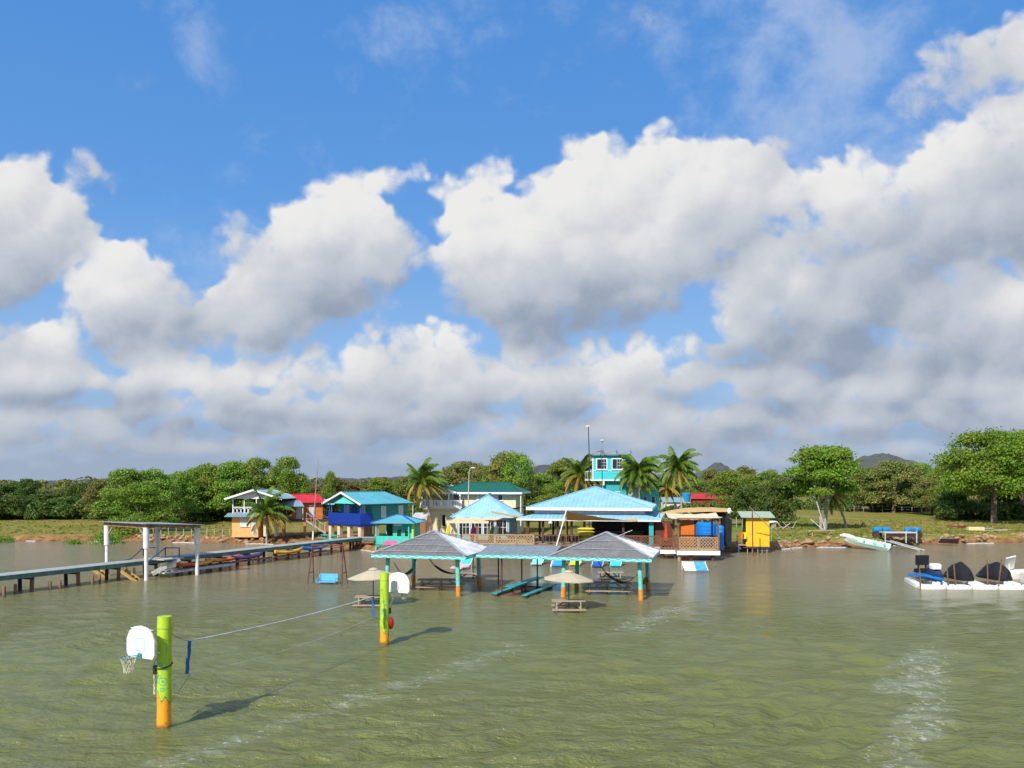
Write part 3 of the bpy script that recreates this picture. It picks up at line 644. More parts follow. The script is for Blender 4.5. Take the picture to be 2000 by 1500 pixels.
# two large single trees on the right lawn
t = make_tree('shade_tree', 'big round bright green tree with several pale trunks on the right bank', 'tree', 10.2, 9.3, 3.6, LEAF_BRIGHT, 51, nc=70, nl=30000, leaf=.28, tr=.16, bark=BARKP, stems=4, clump=.15, low=.45)
t.location = gpos(1606, 97)
t = make_tree('shade_tree', 'tallest tree of the right woodland with a thick dark trunk', 'tree', 13, 15.5, 3.2, LEAF_BRIGHT, 52, nc=80, nl=30000, leaf=.32, tr=.42, clump=.14, low=.35)
t.location = gpos(1942, 112)
t = make_tree('shade_tree', 'high spreading tree cut by the right edge of the photo', 'tree', 13.5, 10, 3.4, LEAF_MID, 53, nc=40, nl=14000, leaf=.32, tr=.3, clump=.2, low=.35)
t.location = gpos(1995, 120)
# undergrowth: one mass along the foot of the woods
def thicket():
    rng = np.random.RandomState(5); P, N = [], []
    def run(px0, px1, Y, hgt, n):
        for i in range(n):
            px = rng.uniform(px0, px1); y = Y+rng.uniform(-2, 3); x = PX(px, y); r_ = rng.uniform(.8, 1.7)
            q = rng.normal(0, 1, (230, 3)); q /= np.linalg.norm(q, axis=1)[:, None]; q[:, 2] = abs(q[:, 2])
            P.append(np.array([x, y, gz(x, y)+rng.uniform(0, hgt*.55)])+q*np.array([r_, r_, r_*.9])); N.append(q)
    run(-60, 210, 124, 3, 60); run(200, 440, 119, 2.2, 40); run(430, 1120, 126, 2.8, 100); run(1290, 1540, 124, 2.2, 42)
    run(1640, 1870, 152, 3.4, 62); run(1840, 2060, 121, 2.6, 44); run(1540, 1660, 160, 2, 20); run(-900, -50, 128, 4, 60); run(2050, 2700, 126, 4, 60)
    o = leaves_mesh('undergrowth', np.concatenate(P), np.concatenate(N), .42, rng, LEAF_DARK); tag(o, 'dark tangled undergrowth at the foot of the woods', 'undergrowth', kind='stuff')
    P, N = [], []
    for i in range(330):                               # continuous far wood behind everything
        x = rng.uniform(-330, 330); y = rng.uniform(205, 300); r_ = rng.uniform(2.5, 4.5)
        q = rng.normal(0, 1, (150, 3)); q /= np.linalg.norm(q, axis=1)[:, None]; q[:, 2] = abs(q[:, 2])
        P.append(np.array([x, y, rng.uniform(1.5, 5.2)])+q*np.array([r_, r_, r_*.8])); N.append(q)
    o = leaves_mesh('far_wood', np.concatenate(P), np.concatenate(N), .95, rng, LEAF_OLIVE); tag(o, 'far wood reading as one low band on the horizon', 'wood', kind='stuff')
thicket()
# bushes on the bank
b0 = make_bush('shore_bush', 'wide dark bush hanging over the water behind the canopy posts', 4.6, 2.6, LEAF_BRIGHT, 61, 2600, .2, 'bushes on the left bank'); b0.location = (PX(250, 92.4), 92.4, .1)
B = 'bushes on the left bank'
for px, py, s_, lab in ((150, 1046, .55, 'low bush at the bank in the middle of the left meadow'), (42, 1050, .38, 'small bush on the bank near the left edge'), (4, 1044, .6, 'bush cut by the left edge of the photo'), (72, 1049, .3, 'tiny bush right of the small bank bush'),
        (108, 1047, .3, 'tiny bush on the bank between the small one and the middle one'), (212, 1046, .8, 'bush just left of the canopy\'s first white post'), (330, 1030, .6, 'round bush on the grass behind the jetty canopy')):
    o = dup(b0); o['label'] = lab; Y = PY(py, .9); o.location = (PX(px, Y), Y, gz(PX(px, Y), Y)-.1); o.scale = (s_, s_, s_); o.rotation_euler = (0, 0, px)
def weeds():
    rng = np.random.RandomState(9); P, N = [], []
    for px, py, n in [(rng.uniform(495, 700), rng.uniform(1050, 1056), 40) for _ in range(34)]+[(rng.uniform(-20, 240), rng.uniform(1046, 1053), 24) for _ in range(20)]+[(rng.uniform(1500, 1660), rng.uniform(1053, 1060), 22) for _ in range(26)]+[(rng.uniform(1680, 2000), rng.uniform(1046, 1054), 20) for _ in range(22)]:
        Y = PY(py, .8); x = PX(px, Y); q = rng.normal(0, 1, (n, 3)); q /= np.linalg.norm(q, axis=1)[:, None]; q[:, 2] = abs(q[:, 2])
        P.append(np.array([x, Y, gz(x, Y)-.05])+q*rng.uniform(.2, .5)); N.append(q)
    tag(leaves_mesh('weeds', np.concatenate(P), np.concatenate(N), .13, rng, LEAF_MID), 'scrubby weeds growing along the edge of the bank', 'weeds', kind='stuff')
weeds()
# palms
def palm_at(px, py_or_Y, crown, **k):
    Y = py_or_Y; p = gpos(px, Y); cx, cy = crown; top = (PX(cx, Y)-p[0], PZ(cy, Y)-p[2]); return p, top
def palm(label, px, Y, cx, cy, L, seed, dy=0., **k):
    p, (bx, H) = palm_at(px, Y, (cx, cy)); return make_palm(label, p, (bx, dy), H, L, seed, **k)
palm('young coconut palm with trunk hidden by drooping fronds beside the orange house', 521, 86.5, 522, 1000, 3.0, 1, nf=28, wind=(.5, 0), yellow=.45, tr=.13)
palm('tall coconut palm with yellow lower fronds left of the green roofed house', 842, 88.5, 827, 940, 3.2, 2, nf=36, wind=(.6, 0), yellow=.4)
palm('leaning coconut palm behind the left end of the large blue roof', 1085, 103, 1133, 926, 3.4, 3, nf=30, wind=(.15, 0), yellow=.4)
palm('dense dark coconut palm in front of the turquoise tower', 1249, 97, 1247, 922, 3.3, 4, nf=38, wind=(.35, 0), yellow=.1, w=.8)
palm('tall straight coconut palm with pale trunk right of the tower', 1332, 110, 1325, 912, 3.7, 5, nf=34, wind=(.3, 0), w=.7, yellow=.25)
palm('small bent palm with drooping brown fronds beside the big shade tree', 1652, 101, 1625, 968, 2.8, 6, nf=12, wind=(.3, 0), yellow=.6, droop=1.5)
palm('short palm among the trees right of the tall tower palm', 1300, 128, 1302, 952, 3.2, 7, nf=18, wind=(.3, 0), yellow=.5)
# ---------------------------------------------------------------- lime volleyball posts, hoops, net
def lime_mat(foot):
    m = bpy.data.materials.new('painted_lime_post'); m.use_nodes = True; V.t = t = m.node_tree; b = t.nodes['Principled BSDF']
    tc = t.nodes.new('ShaderNodeTexCoord').outputs['Object']; sp = t.nodes.new('ShaderNodeSeparateXYZ'); t.links.new(tc, sp.inputs[0])
    X, Y, Z = (V(o) for o in sp.outputs); a = Y._m('ARCTAN2', X)
    n = noise(vm('MULTIPLY', tc, (1, 1, .35)), 3, 5, .65)
    lime = mix(sm(n, .35, .7), (.46, .66, .03), (.33, .52, .02))
    lime = mix(sm(noise(vm('MULTIPLY', tc, (1, 1, .12)), 16, 4, .7), .54, .70, 0, .6), lime, (.22, .28, .04))
    lime = mix(sm(noise(tc, 5, 5, .75), .60, .68, 0, .55), lime, (.20, .22, .06))
    edge = (a*5)._m('SINE')*.13+(a*3+1)._m('SINE')*.1+foot    # flame shaped edge of the orange foot
    k = Z-edge
    org = mix(sm(noise(tc, 12, 4, .7), .55, .72), (.85, .36, .02), (.30, .13, .02))
    col = mix(sm(k, -.012, .012), org, lime)
    col = mix(sm(k.abs(), .022, .03, .8, 0), col, (.05, .16, .05))
    for ca, cz, rr in ((-1.3, 1.32, .10), (-1.9, 1.45, .05), (-1.4, 1.1, .05), (-1.6, 1.8, .04), (-1.2, 1.66, .03)):   # painted rings and flowers
        dx_ = (a-ca)*.17; dz_ = Z-cz; d = (dx_*dx_+dz_*dz_)._m('SQRT')
        col = mix(sm((d-rr).abs(), .008, .02, .8, 0), col, (.02, .38, .25)); col = mix(sm(d, rr*.35, rr*.45, .8, 0), col, (.02, .38, .25))
    col = mix(sm(Z+(noise(tc, 9, 4, .7)-.5)*.3, .03, .20, .85, 0), col, (.10, .065, .02)); col = mix(sm(noise(tc, 22, 3, .7), .64, .72, 0, .5), col, (.30, .27, .14))
    t.links.new(col, b.inputs['Base Color']); b.inputs['Roughness'].default_value = .5; return m
def lime_post(label, loc, H, lean=0., foot=.7):
    t = thing('volleyball_post', label, 'post', loc, 0, 'lime painted volleyball posts'); mb = MB()
    n = 14; pts = [(lean*i/n, 0, -1+(H+1)*i/n) for i in range(n+1)]
    mb.tube(pts, [.188+.006*math.sin(i*2.1) for i in range(n+1)], 28); mb.build('shaft', lime_mat(foot), t, smooth=True)
    r_ = MB()
    for z in (H-.32,):
        r_.tube([((.195)*math.cos(a)+lean, (.195)*math.sin(a), z+.01*math.sin(a*3)) for a in [i*6.283/20 for i in range(21)]], .009, 5)
    r_.build('rope_ring', mat('old_rope', (.25, .26, .08), .9), t, smooth=True)
    return t
P1, P2 = G(320, 1422), G(751, 1258)
lime_post('near lime green post with orange foot and a hoop on its left side', P1, 3.08, .02, .86)
lime_post('farther lime green post with orange foot, in front of the left parasol', P2, 2.98, 0, .55)
BOARD = mat('white_plastic', (.83, .84, .84), .35, var=.04)
def hoop(label, loc, rot, arm_from, post_side, rings=True):
    """backboard faces local -y; arm runs from the post to its back"""
    t = thing('basketball_hoop', label, 'basketball hoop', loc, rot, 'basketball hoops on the lime posts')
    w, hh = .56, .42; out = [(-w*.86, -hh), (w*.86, -hh), (w, -hh+.12), (w, .06), (w*.82, .26), (w*.5, .40), (.0, .45), (-w*.5, .40), (-w*.82, .26), (-w, .06), (-w, -hh+.12)]
    mb = MB(); mb.prism([(x, 0, z) for x, z in out], (0, .035, 0))
    for i in range(8): mb.box(-w*.8, .036, -hh+.07+i*.1, w*.8, .06, -hh+.082+i*.1)     # ribs on the back
    mb.box(-.02, .036, -hh+.02, .02, .062, .38)
    bo = mb.build('backboard', BOARD, t)
    q = MB(); s_ = .02
    for a in ((-.18, -.22, -.16, .1), (.16, -.22, .18, .1), (-.18, .1, .18, .12), (-.18, -.24, .18, -.22)): q.box(a[0], -.006, a[1], a[2], -.001, a[3])
    q.build('target_square', mat('faded_turquoise', (.25, .62, .66), .5), bo)
    rz = -.34; rim = MB(); rc = (0, -.36)
    rim.tube([(.21*math.cos(a), rc[1]+.21*math.sin(a), rz) for a in [i*6.283/24 for i in range(25)]], .011, 6)
    rim.beam((-.09, -.16, rz), (-.05, 0, rz-.02), .02); rim.beam((.09, -.16, rz), (.05, 0, rz-.02), .02); rim.box(-.07, -.03, rz-.08, .07, -.005, rz+.05)
    rim.build('rim', mat('teal_rim', (.03, .25, .36), .5), t, smooth=True)
    nt = MB(); n = 12; lv = [(.205, 0), (.17, -.1), (.14, -.2), (.115, -.3), (.11, -.40)]
    for j in range(n):
        for s2 in (1, -1):
            nt.tube([(r_*math.cos((j+s2*k*.5)*6.283/n), rc[1]+r_*math.sin((j+s2*k*.5)*6.283/n), rz+z) for k, (r_, z) in enumerate(lv)], .007, 4)
    nt.build('net', mat('net_cord', (.72, .68, .52), .9), t)
    a = MB(); a.tube(arm_from, .03, 8); a.build('support_arm', mat('white_pipe', (.72, .74, .73), .5, streak=.4), t, smooth=True)
    s2 = MB()
    c_ = post_side
    s2.box(c_[0]-.05, c_[1]-.05, c_[2]-.12, c_[0]+.05, c_[1]+.05, c_[2]+.12); s2.build('bracket', STEEL, t)
    return t
def local(loc, rot, p):
    v = Vector(p)-Vector(loc); a = -R(rot); return (v.x*math.cos(a)-v.y*math.sin(a), v.x*math.sin(a)+v.y*math.cos(a), v.z)
bl = Vector((PX(274, 21.6), 21.6, PZ(1256, 21.6)+.02)); ps = P1+Vector((-.23, -.06, 0))
pp = [(bl.x+.1, bl.y+.12, bl.z-.15), (bl.x+.42, bl.y+.25, bl.z-.36), (ps.x-.02, ps.y, bl.z-.62), (ps.x, ps.y, bl.z-.8), (ps.x, ps.y, .95)]
hoop('white basketball backboard with hanging net beside the near lime post', bl, -28, [local(bl, -28, p) for p in pp], local(bl, -28, (ps.x+.03, ps.y, bl.z-.82)))
st_ = MB(); st_.tube([(.208*math.cos(a), .208*math.sin(a), .06*math.sin(a+.5)) for a in [i*6.283/20 for i in range(21)]], .02, 6)
o = st_.build('strap', STEEL, smooth=True, loc=(P1.x+.01, P1.y, PZ(1299, P1.y))); tag(o, 'black strap round the near lime post, holding the hoop pipe', 'strap')
br = Vector((PX(779, 33.9), 33.9, PZ(1138, 33.9))); ps = P2+Vector((.2, .05, 0))
pp = [(br.x+.02, br.y-.03, br.z-.12), (br.x-.12, br.y-.1, br.z-.35), (ps.x, ps.y, br.z-.95), (ps.x, ps.y, br.z-1.3)]
hoop('white ribbed back of a backboard beside the farther lime post', br, 152, [local(br, 152, p) for p in pp], local(br, 152, (ps.x, ps.y, br.z-1.1)))
fl = MB(); fl.loft([[(x, r_*math.cos(a)*.9, r_*math.sin(a)*1.1) for a in [i*6.283/14 for i in range(14)]] for x, r_ in ((-.12, .1), (-.08, .2), (0, .25), (.08, .2), (.12, .08))])
o = fl.build('float', mat('red_plastic', (.62, .01, .02), .35, var=.08), smooth=True, loc=(P2.x+.24, P2.y+.15, PZ(1218, P2.y))); tag(o, 'red round float hung on the right of the farther lime post', 'float')
# net
def netp(t_): return P1.lerp(P2, t_)
n = thing('volleyball_net', 'sagging volleyball net rope with blue end tapes between the lime posts', 'net')
A, B_ = netp(.081), netp(.924); A0, A1, B0, B1 = 2.22, 1.27, 2.11, 1.28
mb = MB()
def sag(a, b, za, zb, s_, r_, k=24): mb.tube([(*(Vector(a).lerp(Vector(b), i/k).xy), za+(zb-za)*i/k-s_*4*(i/k)*(1-i/k)) for i in range(k+1)], r_, 5)
sag(A, B_, A0, B0, .10, .022); mb.build('top_tape', mat('white_tape', (.70, .70, .66), .7), n, smooth=True)
mb = MB(); sag(A, B_, A1, B1, .20, .007); mb.build('bottom_rope', mat('thin_rope', (.55, .56, .48), .9), n, smooth=True)
for a_ in ((P1+Vector((.2, 0, 0)), A, 2.62, A0, .05, .008, 8), (P1+Vector((.2, 0, 0)), A, .75, A1, .04, .008, 8), (B_, P2, B0, 2.4, .03, .008, 6), (B_, P2, B1, 1.0, .03, .008, 6)):
    mb = MB(); sag(*a_); mb.build('tie_rope', mat('thin_rope2', (.20, .22, .12), .9), n, smooth=True)
for p, z0, z1, dx_ in ((A, A1, A0, -.09), (B_, B1, B0, .0)):
    e = MB(); e.box(-.05, -.008, 0, .05, .008, .01)
    e = MB(); e.loft([[(x-.05, -.01, z), (x+.05, -.01, z), (x+.05, .01, z), (x-.05, .01, z)] for x, z in [(p.x+dx_*(1-i/6)+.012*math.sin(i*2), z0+(z1-z0)*i/6) for i in range(7)]]); e.v = [(a, b+p.y, c_) for a, b, c_ in e.v]
    e.build('end_tape', mat('blue_tape', (.03, .14, .42), .6), n)
# ---------------------------------------------------------------- pavilions
def fascia_mat():
    m = bpy.data.materials.new('painted_wave_fascia'); m.use_nodes = True; V.t = t = m.node_tree; b = t.nodes['Principled BSDF']
    tc = t.nodes.new('ShaderNodeTexCoord').outputs['Object']; sp = t.nodes.new('ShaderNodeSeparateXYZ'); t.links.new(tc, sp.inputs[0]); X, Y, Z = (V(o) for o in sp.outputs)
    u = X+Y; w = (u*11)._m('SINE')*.045; w2_ = (u*11+Z*30)._m('SINE')
    col = mix(sm(((Z*1.)-2.33-w).abs(), .012, .03, 1, 0), (.02, .45, .45), (.55, .80, .76))
    col = mix(sm(w2_, .75, .9, 0, .7), col, (.50, .76, .70)); col = mix(sm(noise(tc, 4, 4), .55, .7, 0, .4), col, (.03, .32, .38))
    t.links.new(col, b.inputs['Base Color']); b.inputs['Roughness'].default_value = .55; return m
FASC = fascia_mat()
ROOFG = mat('weathered_zinc_sheet', (.64, .66, .68), .45, c2=(.46, .48, .51), metal=.0, sc=1.5, streak=.3)
def post(t, x, y, z1, lean=(0, 0), r_=.13, zo=.62):
    mb = MB(); bx_, by_ = x+lean[0], y+lean[1]
    f = lambda z: (x+lean[0]*(z1-z)/z1, y+lean[1]*(z1-z)/z1, z)
    mb.tube([f(zo), f(1.4), f(z1)], [r_*1.03, r_, r_*.9], 14, 0); mb.tube([f(-1), f(.02), f(zo-.04), f(zo+.0)], [r_*1.15, r_*1.12, r_*1.1, r_*1.05], 14, 1)
    return mb.build('post', [AQUA, ORANGE], t, smooth=True)
def pavilion(label, c_, rot, front_stripes):
    t = thing('shade_pavilion', label, 'pavilion', c_, rot, 'zinc roofed pavilions standing in the water'); a, e = 2.2, 2.95
    for x in (-a, a):
        for y in (-a, a): post(t, x, y, 2.36, (.10*(1 if x > 0 else -.4), -.06))
    mb = MB(); hip(mb, -e, -e, e, e, 2.44, 3.68, .001, 'x', rib=.3, mi=(1, 0, 0, 0), capmi=2, cap=True)
    for k in front_stripes:
        z = 2.44+1.24*k; x = e*(1-k)-.1; mb.beam((-x, -e*(1-k)-.02, z+.055), (x, -e*(1-k)-.02, z+.055), .05, .02, 2)
    mb.build('roof', [ROOFG, DARKSH, mat('pale_zinc_cap', (.50, .53, .56), .4, metal=.3)], t)
    f = MB()
    for p, q in (((-e, -e), (e, -e)), ((e, -e), (e, e)), ((e, e), (-e, e)), ((-e, e), (-e, -e))):
        p3, q3 = Vector((*p, 2.33)), Vector((*q, 2.33)); d = (q3-p3).normalized()*.0; f.beam(p3+d, q3-d, .04, .19)
    f.build('fascia', FASC, t)
    g = MB()
    for x in (-a, a): g.beam((x, -e+.04, 2.29), (x, e-.04, 2.29), .09, .12)
    for y in (-a, a): g.beam((-e+.04, y, 2.30), (e-.04, y, 2.30), .09, .12)
    for x, y in ((-e, -e), (e, -e), (e, e), (-e, e)): g.beam((x*.97, y*.97, 2.40), (0, 0, 3.6), .07, .1)
    g.build('rafters', AQUA, t); return t
C1, C2 = Vector((-4.85, 50.0, 0)), Vector((5.75, 48.5, 0))
pavilion('left pavilion with dark front roof sheets and a dark hammock, standing in the water', C1, -14, (.12, .38, .62, .84))
pavilion('right pavilion with an antenna on its ridge, standing in the water', C2, -15, (.3, .62))
an = thing('antenna', 'small aerial sticking up from the right pavilion ridge', 'antenna', C2+Vector((.95, .1, 3.42)), -15)
mb = MB(); mb.tube([(0, 0, -.1), (.2, 0, .3)], .018, 6); mb.build('mast', GALV, an); mb = MB(); mb.tube([(-.35, 0, .0), (.62, 0, .42)], .014, 5)
for i in range(5): mb.beam((-.3+i*.2, -.15, .02+i*.087), (-.3+i*.2, .15, .02+i*.087), .012)
mb.build('boom', GALV, an)
w = thing('walkway_roof', 'low grey roof joining the two pavilions', 'roof', (.55, 48.9, 0), -14)
mb = MB(); x0, x1 = -2.35, 2.25
slope(mb, (x0, -1.7, 2.42), (x1, -1.7, 2.42), (x1, 1.3, 2.78), (x0, 1.3, 2.78), .05, .3, rh=.012, rw=.03); mb.build('roof', mat('grey_blue_sheet', (.24, .30, .33), .75, streak=.5), w)
f = MB(); f.box(x0, -1.73, 2.23, x1, -1.69, 2.42); f.build('fascia', FASC, w)
for i, (x, y) in enumerate(((-.9, -1.2), (.0, .2), (.75, 1.25), (-1.7, 1.0))):
    mb = MB(); mb.tube([(x, y, -1), (x, y, 2.5)], .045, 8); mb.build('post', RUST, w, smooth=True)
# long teal table with benches
t = thing('long_table', 'long teal table with two benches under the joining roof', 'table', (.85, 49.4, 0), -22)
TEAL = mat('teal_paint', (.03, .36, .38), .5, var=.2, streak=.3)
mb = MB(); mb.box(-.28, -2.6, .56, -.01, 2.6, .62); mb.box(.01, -2.6, .56, .28, 2.6, .62); mb.box(-.30, -2.6, .48, -.28, 2.6, .56); mb.build('tabletop', TEAL, t)
for s_ in (-1, 1):
    mb = MB(); mb.box(s_*.95-.17, -2.7, .12, s_*.95+.17, 2.7, .18); mb.box(s_*.95-.19, -2.7, .05, s_*.95-.17, 2.7, .12); mb.build('bench', TEAL, t)
for y in (-2.1, 0, 2.1):
    mb = MB(); mb.box(-.06, y-.05, -1, .06, y+.05, .56); mb.box(-1.0, y-.04, -.02, 1.0, y+.04, .05); mb.build('leg', RUST, t)
# picnic tables
def picnic(label, loc, rot, L=2.7, zt=.62, mid=True, sc=1.):
    t = thing('picnic_table', label, 'picnic table', loc, rot, 'wooden picnic tables standing in the water')
    mb = MB(); nb = 4
    for i in range(nb): mb.box(-L/2+.01*(i % 2), -.37+i*.19, zt-.05, L/2, -.37+i*.19+.175, zt)
    mb.build('tabletop', WOODW, t)
    for s_ in (-1, 1):
        mb = MB(); mb.box(-L/2, s_*.78-.14, zt-.42, L/2, s_*.78-.005, zt-.37); mb.box(-L/2, s_*.78+.005, zt-.42, L/2, s_*.78+.14, zt-.37); mb.build('bench', WOODW, t)
    xs = [-L/2+.25, L/2-.25]+([0] if mid else [])
    for x in xs:
        mb = MB(); mb.beam((x, -.72, -.8), (x, -.3, zt-.05), .05, .12, up=(0, 1, 0)); mb.beam((x, .72, -.8), (x, .3, zt-.05), .05, .12, up=(0, 1, 0)); mb.box(x-.055, -.9, zt-.50, x-.025, .9, zt-.42)
        mb.build('leg_frame', WOODW, t)
    mb = MB()
    for x, s_ in ((xs[0], 1), (xs[1], -1)): mb.beam((x, 0, .12), (x+s_*L*.24, 0, zt-.07), .04, .08)
    mb.build('brace', WOODW, t); return t
picnic('long picnic table under the left pavilion', (PX(861, 50.4), 50.4, 0), -3, 2.9)
picnic('long picnic table under the right pavilion, behind the right parasol', (PX(1188, 48.6), 48.6, 0), -2, 2.85)
picnic('short picnic table around the right tan parasol\'s pole', (PX(1110, 42.2), 42.2, 0), -1, 1.75, .53, False)
picnic('short picnic table around the left tan parasol\'s pole', (PX(728, 43.9), 43.9, 0), 2, 1.9, .5, False)
picnic('picnic table with a dark pole behind the right pavilion posts', (PX(1192, 54.5), 54.5, 0), 0, 1.75, .62, False)
picnic('picnic table at the right rear post of the left pavilion', (PX(917, 55.5), 55.5, 0), 0, 1.7, .42, False)
for px, Y, lab, h_ in ((1190, 54.5, 'dark pole through the rear picnic table under the right pavilion', 2.0), (924, 55.5, 'dark pole beside the pink and blue lounger', 1.9)):
    t = thing('parasol', lab.replace('dark pole', 'closed white parasol on a dark pole') if h_ == 2.0 else 'faded parasol on a dark pole behind the left pavilion hammock', 'parasol', (PX(px, Y), Y, 0))
    mb = MB(); mb.tube([(0, 0, -1), (0, 0, h_)], .035, 8); mb.build('pole', STEEL, t, smooth=True)
    mb = MB(); n = 8; mb.loft([[(r_*math.cos(i*6.283/n), r_*math.sin(i*6.283/n), z) for i in range(n)] for r_, z in ((1.0, h_-.28), (1.0, h_-.25), (.5, h_-.06), (.03, h_+.1))]); mb.build('canopy', mat('cream_canvas', (.70, .64, .50), .85, var=.1), t)
CANV = mat('tan_canvas', (.52, .45, .31), .85, var=.08, sc=2)
def parasol(label, loc, H, rim, rad, tilt, rot):
    t = thing('parasol', label, 'parasol', loc, rot, 'tan parasols over the short picnic tables')
    mb = MB(); mb.tube([(0, 0, -1), (0, 0, H)], .026, 8); mb.build('pole', STEEL, t, smooth=True)
    mb = MB(); n = 8; T = Matrix.Translation((0, 0, H)) @ Matrix.Rotation(R(tilt), 4, 'Y')
    def ring(r_, z, s_=0.): return [T @ Vector((r_*math.cos(i*math.pi/4+.2), r_*math.sin(i*math.pi/4+.2), z-H)) for i in range(8)]
    mb.loft([ring(rad, rim-.04, .05), ring(rad, rim, .05), ring(rad*.6, rim+(H-rim)*.46, .03), ring(.16, H-.02), ring(.02, H)], cap=False)
    mb.loft([ring(.02, H-.06), ring(.16, H-.07), ring(rad*.62, rim+(H-rim)*.46-.03, .03), ring(rad, rim-.04, .05)], cap=False)
    mb.build('canopy', CANV, t)
    mb = MB(); mb.loft([ring(.27, H-.02), ring(.2, H+.05), ring(.03, H+.09)]); mb.build('vent_cap', CANV, t)
    mb = MB()
    for i in range(8): mb.beam((0, 0, H-.08), T @ Vector((rad*.97*math.cos(i*math.pi/4+.2), rad*.97*math.sin(i*math.pi/4+.2), rim-H-.03)), .016)
    mb.build('ribs', STEEL, t); return t
parasol('tan parasol in front of the right pavilion', (PX(1111, 42.2), 42.2, 0), 2.02, 1.62, 1.38, 3, 10)
parasol('tan parasol partly hidden by the farther lime post', (PX(729, 43.9), 43.9, 0), 1.97, 1.55, 1.42, -3, 0)
# hammocks
def hammock(label, p, q, drop, col, wid=.38, rope=.24):
    p, q = Vector(p), Vector(q); t = thing('hammock', label, 'hammock', tuple(p), 0, 'hammocks slung between pavilion posts'); u = (q-p); sd_ = Vector((-u.y, u.x, 0)).normalized(); rings = []
    f = lambda k: u*k+Vector((0, 0, -drop*4*k*(1-k)))
    for i in range(15):
        k = rope+(1-2*rope)*i/14; s_ = math.sin(math.pi*(i+.8)/15.6)**.5*wid; c_ = f(k)
        top = [c_+sd_*(s_*x)+Vector((0, 0, .16*s_*x*x*4)) for x in (-.5, -.25, 0, .25, .5)]
        rings.append(top+[v-Vector((0, 0, .015)) for v in reversed(top)])
    mb = MB(); mb.loft(rings); mb.build('bed', col, t, smooth=True)
    for a, b in ((0, rope), (1, 1-rope)):
        mb = MB()
        for x in (-.4, -.15, .15, .4): mb.beam(f(a), f(b)+sd_*x*wid*.5, .012)
        mb.build('cords', mat('hammock_cord', (.30, .26, .12), .9), t)
    return t
def pw(C, rot, x, y, z):
    a = R(rot); return (C.x+x*math.cos(a)-y*math.sin(a), C.y+x*math.sin(a)+y*math.cos(a), z)
DK = mat('dark_violet_cloth', (.09, .05, .10), .9); OL = mat('dull_green_cloth', (.12, .13, .08), .9); RD = mat('brown_red_cloth', (.16, .05, .03), .9, c2=(.30, .22, .04)); 
hammock('dark violet hammock under the right half of the left pavilion', pw(C1, -14, -1.5, 2.1, 2.2), pw(C1, -14, 2.1, .6, 1.55), .95, DK)
hammock('dull green hammock at the left end of the left pavilion', pw(C1, -14, -2.1, -1.6, 1.9), pw(C1, -14, -1.9, 2.1, 1.9), 1.05, OL)
hammock('yellow and red hammock under the right pavilion', pw(C2, -15, -1.0, 1.6, 2.1), pw(C2, -15, 2.1, -.2, 1.4), 1.1, RD)
hammock('dark red hammock between the two right posts of the right pavilion', pw(C2, -15, 2.25, -2.0, 1.7), pw(C2, -15, 2.3, 2.0, 1.7), 1.05, RD)
# bench swing
t = thing('bench_swing', 'red brown A frame swing with a light blue bench, left of the parasols', 'swing', (PX(640, 53), 53, 0), -8)
S_ = 1.0
for x in (-1.05, 1.05):
    mb = MB(); k = .18 if x > 0 else -.18
    mb.tube([(x+k, -.75, -1), (x, 0, 2.55)], .04, 7); mb.tube([(x+k, .75, -1), (x, 0, 2.55)], .04, 7); mb.tube([(x+k*.6, -.42, .75), (x+k*.6, .42, .75)], .03, 6); mb.tube([(x, -.2, 1.8), (x, .2, 1.8)], .03, 6); mb.build('side_frame', RUST, t, smooth=True)
mb = MB(); mb.tube([(-1.15, 0, 2.55), (1.15, 0, 2.55)], .045, 8); mb.tube([(-.95, 0, 2.42), (.95, 0, 2.42)], .025, 6); mb.build('top_bar', RUST, t, smooth=True)
LB = mat('light_blue_paint', (.12, .50, .80), .5, var=.08)
se = MB()
for i in range(5): se.box(-.62, -.42+i*.12, .14, .62, -.42+i*.12+.105, .165)
se.box(-.64, .15, .02, -.58, .19, .62); se.box(.58, .15, .02, .64, .19, .62)
for i in range(4): se.box(-.62, .17+i*.02, .2+i*.115, .62, .19+i*.02, .2+i*.115+.1)
o = se.build('bench', LB, t)
mb = MB()
for x in (-.64, .64): mb.box(x-.03, -.42, .34, x+.03, .2, .37); mb.box(x-.02, -.4, .1, x+.02, -.36, .34)
mb.build('armrest', LB, o)
for x in (-.64, .64):
    mb = MB(); mb.tube([(x, -.38, .36), (x*1.1, 0, 2.42)], .008, 4); mb.tube([(x, .18, .6), (x*1.1, 0, 2.42)], .008, 4); mb.build('chain', RUST, t)
# sling loungers in the shallow water before the deck
def lounger(label, px, py, rot, m, m2=None, group='plastic loungers in the water before the deck', s_=1.):
    p = G(px, py); t = thing('water_lounger', label, 'lounger', p, rot, group); t.scale = (s_,)*3
    mb = MB(); mb.loft([[(-.4, y, z), (.4, y, z), (.4, y+.03, z-.05), (-.4, y+.03, z-.05)] for y, z in ((-.75, .12), (-.5, .2), (-.1, .14), (.15, .16), (.35, .34))]); mb.build('seat', m, t, smooth=True)
    mb = MB(); mb.loft([[(-.4, y, z), (.4, y, z), (.4, y+.05, z-.02), (-.4, y+.05, z-.02)] for y, z in ((.36, .36), (.52, .62), (.66, .86), (.74, 1.02))]); mb.build('backrest', m2 or m, t, smooth=True)
    mb = MB()
    for x in (-.43, .43): mb.tube([(x, -.75, .12), (x, -.5, .21), (x, -.1, .16), (x, .35, .36), (x, .75, 1.04)], .025, 6); mb.tube([(x, -.6, -.8), (x, -.55, .18)], .02, 6); mb.tube([(x, .5, -.8), (x, .4, .42)], .02, 6)
    mb.build('frame', WHITE, t, smooth=True); return t
